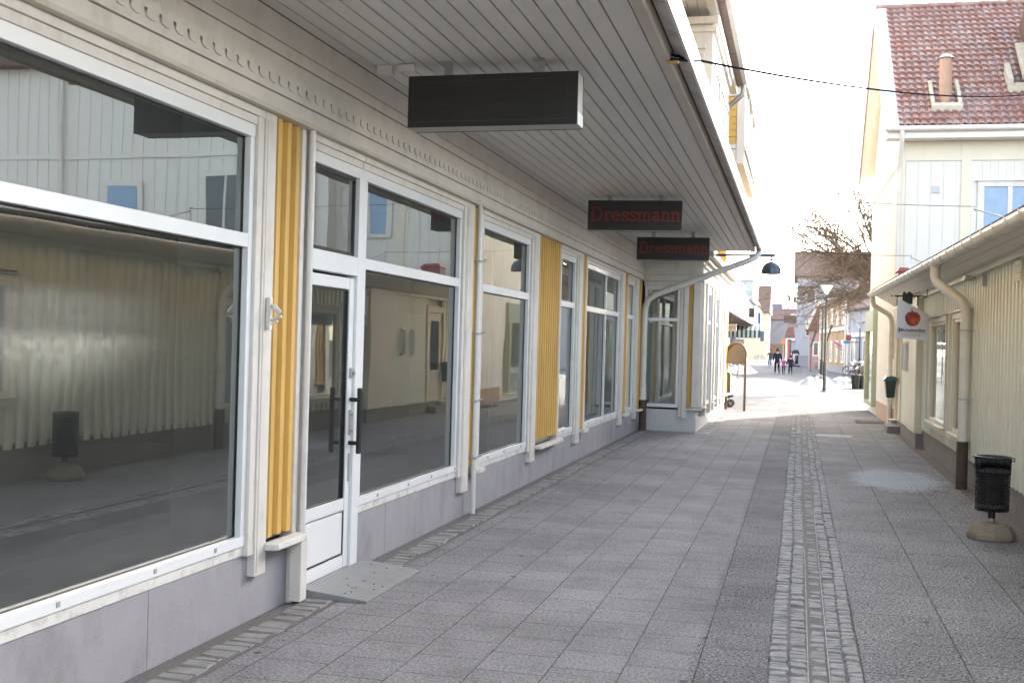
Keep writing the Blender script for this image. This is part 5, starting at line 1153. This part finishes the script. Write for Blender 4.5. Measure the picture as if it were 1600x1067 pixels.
def pennant(label, x, y, z, m, s=1.0):
    t = thing('flag', label, 'flag', (x, y, z)); q = MB(); q.prism([(x, z), (x+.62*s, z-.38*s), (x+.55*s, z-.52*s), (x+.02, z-.18*s)], y, y+.02, 'y'); q.build('cloth', m, t); q = MB(); q.tube([(x-.05, y+.01, z+.03), (x+.72*s, y+.01, z-.45*s)], .015, 5); q.tube([(x+.72*s, y+.01, z-.45*s), (x+1.0*s, y+.2, z-.6*s)], .015, 5); q.build('rod', white, t)
pennant('pink slanted flag on the orange house', 2.46, 85, 2.50, mat('flag_pink', (.62, .10, .22), .6))
pennant('pale slanted flag below the pink one', 2.62, 85.2, 2.18, farlil, .8)
pennant('small turquoise flag beside the pink house', 1.05, 108, 2.55, mat('flag_turquoise', (.06, .42, .50), .6), .6)
for (x, y, z, lab) in ((1.0, 95, 2.0, 'left of two dark leaning boards before the orange house'), (2.25, 95.4, 2.5, 'right one of two dark leaning boards before the orange house')):
    t = thing('leaning_board', lab, 'board', (x, y, z)); q = MB(); q.prism([(x-.12, z), (x+.0, z), (x+.42, z+1.35), (x+.25, z+1.4)], y, y+.12, 'y'); q.build('board', mat('dark_slanted_board', (.10, .08, .07), .7), t, .01)
    q = MB(); q.tube([(x-.03, y+.06, 0), (x-.03, y+.06, z+.1)], .03, 6); q.build('stand', black, t)

# --- lamp posts
def lamp_post(x, y, h, label):
    t = thing('lamp_post', label, 'street lamp', (x, y, 0), 'lamp posts in the open square')
    q = MB(); q.tube([(x, y, .0), (x, y, 1.25), (x, y, 1.27), (x, y, h)], [.075, .075, .048, .042], 12); q.build('pole', mat('dark_lamp_green', (.045, .05, .05), .45, .1, metal=.3), t, smooth=True)
    q = MB(); q.lathe([(.16, 0), (.16, .03), (.09, .05)], x, y, 16); q.build('base', MATS['dark_lamp_green'], t)
    q = MB(); q.lathe([(.05, h), (.07, h+.04), (.27, h+.36), (.28, h+.40)], x, y, 20, cap=False); q.build('lamp_shade', mat('opal_lamp_shade', (.72, .74, .74), .4, .03), t, smooth=True)
    q = MB(); q.lathe([(.34, h+.40), (.33, h+.44), (.001, h+.52)], x, y, 20, cap=False); q.build('lid', MATS['dark_lamp_green'], t, smooth=True)
lamp_post(1.07, 48.8, 4.05, 'nearest and tallest dark lamp post with white funnel head')
lamp_post(1.20, 62.5, 4.05, 'dark lamp post with white funnel head just behind the nearest one')
lamp_post(4.0, 80, 3.3, 'thin lamp post by the white house behind the bicycles')

# --- snow heaps and stones
def heap(label, x, y, sx, sy, h, seed, stones=0):
    t = thing('snow_heap', label, 'snow heap', (x, y, 0)); rn = random.Random(seed); q = MB(); n = 16; ph = [rn.uniform(0, 6) for _ in range(6)]
    vs = []; 
    for j in range(n+1):
        for i in range(n+1):
            u, v = i/n*2-1, j/n*2-1; r = math.hypot(u, v)
            hh = max(0, 1-r**2.4)*h*.62*(.75+.3*math.sin(4*u+ph[0])*math.cos(5*v+ph[1])+.18*math.sin(11*u+ph[2])+.15*math.sin(13*v+ph[3])) + rn.uniform(0, .05)*(r < .9)
            vs.append((x+u*sx, y+v*sy, max(hh, -.01)-.005))
    q.add(vs, [(j*(n+1)+i, j*(n+1)+i+1, (j+1)*(n+1)+i+1, (j+1)*(n+1)+i) for j in range(n) for i in range(n)]); q.build('snow', snow, t, recalc=False)
    for k in range(stones):
        q = MB(); a = x+rn.uniform(-.5, .3)*sx; b = y-rn.uniform(0, .5)*sy; s = rn.uniform(.10, .2)
        q.lathe([(s*.8, 0), (s, s*.6), (s*.6, s*1.2), (.01, s*1.4)], a, b, 7); q.v = [(p[0]+rn.uniform(-.04, .04), p[1], p[2]+h*.45) for p in q.v]; q.build('stone', concrete, t, .02)
heap('snow heap with dark stones at the foot of the lamp posts', .85, 57, .95, 2.2, .75, 2, 4)
heap('low flat snow heap to the left of the planted pots', 2.05, 56, .55, 1.2, .35, 5)
heap('long snow bank along the left shop front', -4.4, 84, 1.5, 7, .75, 9)
heap('small snow heap beside the bicycles', 2.6, 70, .6, 2, .3, 12)
# --- planter with white blossoms, hedge
plt_ = thing('plant_tub', 'dark tubs with pale blossoming branches by the green shop window', 'planter', (2.62, 54, 0))
q = MB(); q.lathe([(.16, 0), (.22, .62), (.22, .66)], 2.56, 54, 14); q.build('tub', black, plt_); q = MB(); q.lathe([(.15, 0), (.2, .6), (.2, .64)], 2.86, 54.3, 14); q.build('tub', black, plt_)
q = MB(); fl = MB(); rn = random.Random(5)
for k in range(26):
    a = rn.uniform(0, 6.28); c = (2.56+.3*(k % 2), 54.1); e = (c[0]+.26*math.cos(a), c[1]+.26*math.sin(a), .7+rn.uniform(.1, .55))
    q.tube([(c[0], c[1], .6), ((c[0]+e[0])/2, c[1], .85), e], .008, 4)
    for j in range(5): fl.lathe([(.001, e[2]+j*.0), (.03, e[2]+.03), (.001, e[2]+.06)], e[0]+rn.uniform(-.07, .07), e[1]+rn.uniform(-.07, .07), 5)
q.build('branches', bark, plt_); fl.build('blossom', white, plt_)
shrub('clipped_hedge', 'tan brown leafless hedge behind the plant tubs', 3.45, 55.6, .75, .95, mat('tan_leaf', (.36, .27, .17), .8, .3), n=2600, seed=8)
q = None
# --- bicycles
def bicycle(label, x, y, rot, col, grp=None, base=None):
    if base is None:
        t = thing('bicycle', label, 'bicycle', (0, 0, 0), 'bicycles parked along the right hand houses')
        fm = mat('bike_frame_'+col[0], col[1], .4, .05)
        for cx_ in (-.53, .53):
            w_ = MB(); wheel(w_, (cx_, 0, .34), .32, .018, 'y', 10); w_.build('wheel', rubber, t, smooth=True)
        f = MB(); f.tube([(-.53, 0, .34), (-.10, 0, .30), (.42, 0, .72), (.40, 0, .86)], .018, 8); f.tube([(-.10, 0, .30), (-.22, 0, .86)], .018, 8); f.tube([(-.20, 0, .72), (.41, 0, .76)], .018, 8); f.tube([(-.53, 0, .34), (-.20, 0, .72)], .013, 8); f.tube([(.53, 0, .34), (.42, 0, .72)], .016, 8); f.build('frame', fm, t, smooth=True)
        f = MB(); f.tube([(.28, -.26, 1.02), (.40, -.12, 1.0), (.40, 0, .95), (.40, .12, 1.0), (.28, .26, 1.02)], .014, 8); f.tube([(.40, 0, .84), (.40, 0, .96)], .014, 8); f.build('handlebar', galv, t, smooth=True)
        f = MB(); f.prism([(-.36, -.09), (-.36, .09), (-.20, .07), (-.05, .02), (-.05, -.02), (-.20, -.07)], .87, .93, 'z'); f.tube([(-.22, 0, .84), (-.22, 0, .88)], .015, 8); f.build('saddle', black, t, .015)
        f = MB(); f.tube([(-.53-.36*math.sin(R(a)), 0, .34+.36*math.cos(R(a))) for a in range(-40, 100, 14)], .022, 6); f.build('mudguard', fm, t, smooth=True)
        f = MB(); f.box(-.80, -.38, -.07, .07, .70, .715); f.build('carrier', galv, t)
    else:
        t = copy_tree(base); t['label'] = label
    t.location = (x, y, 0); t.rotation_euler = (0, 0, rot); return t
b1 = bicycle('dark bicycle nearest the plant tubs by the white house', 3.75, 83.0, R(35), ('dark', (.02, .02, .025)))
bicycle('dark bicycle leaning right behind another by the white house', 4.3, 84.2, R(50), None, base=b1)
bicycle('dark bicycle at the far left wall by the yellow house', -6.2, 190, R(10), None, base=b1)
b2 = bicycle('pale pink bicycle in front of the pink house', 1.95, 112, R(60), ('pink', (.5, .2, .2)))
# --- skirting bins near the grey house
bn2 = thing('litter_bin', 'round brown bin beside the grey house on the right', 'litter bin', (.62, 147, 0)); q = MB(); q.lathe([(.38, 0), (.45, 1.25)], .62, 147, 16); q.build('body', brownf, bn2); q = MB(); q.lathe([(.5, 1.25), (.5, 1.4), (.2, 1.5)], .62, 147, 16); q.build('lid', farlil, bn2)

# ================================================================== bare tree
def bare_tree():
    t = thing('bare_tree', 'bare winter tree with dense arching reddish twigs beside the white house', 'tree', (4.0, 52, 0)); rn = random.Random(11)
    q = MB(); q.tube([(4.0, 52, 0), (3.95, 52, 1.6), (4.0, 52.1, 3.2), (3.9, 52, 4.4)], [.30, .25, .22, .2], 12); q.build('trunk', bark, t, smooth=True)
    lim = MB(); tw = MB()
    def grow(mb, p, d, L, r, seg, curl, droop):
        pts = [p]; rs = [r]
        for i in range(seg):
            d = (d + Vector((rn.gauss(0, curl), rn.gauss(0, curl), rn.gauss(0, curl) - droop*(i/seg)))).normalized()
            p = p + d*(L/seg); pts.append(p); rs.append(r*(1-.75*(i+1)/seg))
        mb.tube(pts, rs, 5 if r > .03 else 3, cap=False); return pts, d
    base = Vector((3.95, 52, 4.0)); limbs = []
    for k in range(24):
        a = 2*PI*k/24*1.0 + rn.uniform(-.2, .2); el = rn.uniform(.2, 1.35)
        d = Vector((math.cos(a)*math.cos(el), math.sin(a)*math.cos(el), math.sin(el)))
        pts, _ = grow(lim, base+Vector((0, 0, rn.uniform(-.3, .7))), d, rn.uniform(4.0, 6.2), .075, 9, .13, .06); limbs.append(pts)
    for a_, el_ in ((PI+.1, 1.15), (PI-.25, 1.0), (PI+.3, .95), (PI, .7), (PI+.5, 1.2), (PI, .15), (PI+.35, .35), (PI-.3, .55), (PI+.1, .85), (PI-.1, 0.3), (PI+.6, .2)):
        d = Vector((math.cos(a_)*math.cos(el_), math.sin(a_)*math.cos(el_), math.sin(el_))); pts, _ = grow(lim, base+Vector((0, 0, rn.uniform(-.2, 1.0))), d, rn.uniform(3.6, 5.4), .065, 9, .13, .05); limbs.append(pts)
    subs = []
    for pts in limbs:
        for i in range(2, len(pts)):
            for m_ in range(2):
                dirv_ = (pts[i]-pts[i-1]).normalized(); d = (dirv_ + Vector((rn.gauss(0, .6), rn.gauss(0, .6), rn.gauss(.15, .5)))).normalized()
                s_, _ = grow(lim, pts[i], d, rn.uniform(.9, 2.2), .022, 5, .16, .12); subs.append(s_)
    for s_ in subs:
        zz_ = s_[0].z
        if rn.random() < (.05 if zz_ < 7.0 else .38): continue
        for i in range(1, len(s_)):
            for m_ in range(2):
                dirv_ = (s_[i]-s_[i-1]).normalized(); d = (dirv_*.8 + Vector((rn.gauss(0, .55), rn.gauss(0, .55), rn.gauss(.1, .5)))).normalized()
                grow(tw, s_[i], d, rn.uniform(.7, 1.9), .0105, 6, .15, .42)
    lim.build('limbs', bark, t, recalc=False); tw.build('crown', twigm, t, recalc=False)
bare_tree()

# ================================================================== people
def skinned(name, parent, verts, edges, radii, m, sub=2):
    me = bpy.data.meshes.new(name); me.from_pydata(verts, edges, []); me.materials.append(m)
    o = bpy.data.objects.new(name, me); COL.objects.link(o); o.parent = parent
    md = o.modifiers.new('skin', 'SKIN'); md.use_smooth_shade = True
    for i, r in enumerate(radii):
        rr_ = r if isinstance(r, tuple) else (r, r); me.skin_vertices[0].data[i].radius = rr_; me.skin_vertices[0].data[i].use_root = (i == 0)
    s_ = o.modifiers.new('smooth', 'SUBSURF'); s_.levels = sub; s_.render_levels = sub; return o
def person(label, x, y, h, rot, coat, trou, hair, hat=None, stride=.5, arm=(0, 0), coatlen=.46, reach=None):
    """walking figure seen from behind, built at height h, origin at the feet; faces +y"""
    t = thing('person', label, 'person', (x, y, 0)); k = h/1.75
    S = lambda p: tuple(c*k for c in p)
    s = stride*.30
    LK, LA, LT = (-.10, .10+s*.3, .50), (-.10, s, .09), (-.10, s+.17, .03)
    RK, RA, RT = (.10, .06-s*.1, .49), (.10, -s-.05, .13), (.10, -s+.10, .03)
    aL = reach[0] if reach else ((-.25, .0+.05, 1.14), (-.27, .10, .90), (-.27, .14, .82))
    aR = reach[1] if reach else ((.25, -.03, 1.14), (.27, .02, .90), (.27, .05, .82))
    V = [(0, 0, .95), (0, 0, 1.12), (0, 0, 1.34), (0, .0, 1.47), (0, .02, 1.56), (0, .03, 1.66), (0, .025, 1.73),
         (-.09, .0, .90), LK, LA, LT, (.09, .0, .90), RK, RA, RT, (-.18, 0, 1.40), aL[0], aL[1], aL[2], (.18, 0, 1.40), aR[0], aR[1], aR[2], (0, .11, 1.63)]
    E_ = [(0, 1), (1, 2), (2, 3), (3, 4), (4, 5), (5, 6), (0, 7), (7, 8), (8, 9), (9, 10), (0, 11), (11, 12), (12, 13), (13, 14), (2, 15), (15, 16), (16, 17), (17, 18), (2, 19), (19, 20), (20, 21), (21, 22), (5, 23)]
    Rr = [(.14, .10), (.12, .09), (.15, .10), .055, .055, .085, .06, .08, .055, .038, .035, .08, .055, .038, .035, .06, .045, .033, .026, .06, .045, .033, .026, .018]
    skinned('body', t, [S(v) for v in V], E_, [tuple(a*k for a in (r if isinstance(r, tuple) else (r, r))) for r in Rr], skin)
    # coat with sleeves
    V2 = [(0, 0, 1.12), (0, 0, 1.36), (0, .0, 1.46), (0, 0, .95), (0, 0, .95-coatlen*.45), (-.19, 0, 1.385), aL[0], aL[1], (.19, 0, 1.385), aR[0], aR[1]]
    E2 = [(0, 1), (1, 2), (0, 3), (3, 4), (1, 5), (5, 6), (6, 7), (1, 8), (8, 9), (9, 10)]
    R2 = [(.185, .135), (.20, .135), (.10, .09), (.19, .14), (.20, .15), .085, .068, .055, .085, .068, .055]
    skinned('coat', t, [S(v) for v in V2], E2, [tuple(a*k for a in (r if isinstance(r, tuple) else (r, r))) for r in R2], coat)
    V3 = [(0, 0, .90), (-.10, 0, .84), LK, (LA[0], LA[1], LA[2]+.03), (.10, 0, .84), RK, (RA[0], RA[1], RA[2]+.03)]
    skinned('trousers', t, [S(v) for v in V3], [(0, 1), (1, 2), (2, 3), (0, 4), (4, 5), (5, 6)], [(.14*k, .11*k), .098*k, .075*k, .06*k, .098*k, .075*k, .06*k], trou)
    for (A, B) in ((LA, LT), (RA, RT)):
        skinned('shoe', t, [S((A[0], A[1]-.04, max(A[2]-.03, .05))), S(A), S((B[0], B[1], B[2]+.02))], [(0, 1), (1, 2)], [.045*k, .05*k, .042*k], black, 1)
    hd = MB(); hz = 1.665; hd.lathe([(.001, hz+.115), (.06, hz+.10), (.095, hz+.055), (.108, hz), (.10, hz-.06), (.075, hz-.10)], 0, .0, 16, cap=False)
    hd.v = [tuple(c*k for c in (a, b+.01 - (.02 if c_ < hz else 0), c_)) for a, b, c_ in hd.v]
    o = MB(); o.v, o.f = hd.v, hd.f; me = bpy.data.meshes.new('hair'); me.from_pydata(o.v, [], o.f); me.materials.append(hat or hair); ob = bpy.data.objects.new('hat' if hat else 'hair', me); COL.objects.link(ob); ob.parent = t
    me.polygons.foreach_set('use_smooth', [True]*len(me.polygons))
    for sx in (-.035, .035):
        e = MB(); e.lathe([(.001, 1.655), (.010, 1.665), (.001, 1.675)], sx, .115, 8); me = bpy.data.meshes.new('eye'); me.from_pydata([tuple(c*k for c in v) for v in e.v], [], e.f); me.materials.append(black); ob = bpy.data.objects.new('eye', me); COL.objects.link(ob); ob.parent = t
    t.rotation_euler.z = rot; return t
navy = mat('navy_cloth', (.022, .026, .045), .9, .1); blk = mat('black_cloth', (.012, .012, .014), .9, .1); jeans = mat('blue_jeans', (.035, .075, .16), .9, .1)
pinkc = mat('pink_cloth', (.60, .16, .38), .85, .1); dgreen = mat('grey_green_cloth', (.06, .07, .065), .9, .1); brownh = mat('brown_hair', (.07, .04, .025), .8); blondh = mat('blond_hair', (.38, .26, .13), .8); greyleg = mat('grey_leggings', (.10, .10, .14), .9)
person('man in dark navy coat and black trousers walking away', -1.45, 82, 1.80, R(8), navy, blk, brownh, stride=.95, reach=(((-.26, -.02, 1.14), (-.28, .02, .90), (-.28, .05, .82)), ((.26, 0, 1.14), (.29, .05, .90), (.29, .08, .80))))
person('child in pink jacket walking between the man and the darker child', -.98, 80, 1.20, R(-5), pinkc, greyleg, blondh, stride=.8, reach=(((-.36, 0, 1.25), (-.52, .02, 1.15), (-.60, .03, 1.14)), ((.26, 0, 1.14), (.34, .05, .95), (.38, .05, .88))), coatlen=.55)
person('child in dark jacket and dark hood on the right of the pink child', -.52, 79.5, 1.34, R(5), navy, blk, blk, hat=navy, stride=1.1, reach=(((-.28, 0, 1.16), (-.36, .02, .98), (-.38, .03, .92)), ((.25, 0, 1.14), (.27, .05, .92), (.27, .07, .85))), coatlen=.6)
person('person in grey green jacket and blue jeans standing farther up the street', -2.75, 115, 1.74, R(175), dgreen, jeans, brownh, stride=.15, reach=(((-.27, .02, 1.16), (-.22, .14, 1.02), (-.16, .2, 1.0)), ((.27, .02, 1.16), (.22, .14, 1.02), (.16, .2, 1.0))), coatlen=.5)

# ---- fallen leaves, twigs and grit lying on the paving
lf = MB(); rn = random.Random(21)
def fleck(x, y, s):
    a = rn.uniform(0, 6.28); c, d = math.cos(a), math.sin(a); w_ = s*rn.uniform(.25, .6); h = rn.uniform(.002, .007)
    lf.add([(x-c*s, y-d*s, .004), (x+d*w_, y-c*w_, .004+h), (x+c*s, y+d*s, .004+h*.5), (x-d*w_, y+c*w_, .004)], [(0, 1, 2, 3)])
for k in range(420):
    m_ = rn.random()
    if m_ < .45: fleck(2.05-abs(rn.gauss(0, .22)), rn.uniform(8, 26), rn.uniform(.008, .022))
    elif m_ < .75: fleck(-2.95+abs(rn.gauss(0, .25)), rn.uniform(4, 22), rn.uniform(.006, .018))
    else: fleck(rn.uniform(-2.7, 1.9), rn.uniform(5, 22), rn.uniform(.005, .014))
for k in range(90): fleck(rn.gauss(1.75, .18), rn.gauss(14.3, .5), rn.uniform(.008, .025))
o = lf.build('leaf_litter', mat('dry_leaf_litter', (.13, .075, .045), .9, .4, 20), recalc=False, kind='stuff'); o['label'] = 'dry leaf fragments and twigs scattered over the paving'; o['category'] = 'leaf litter'
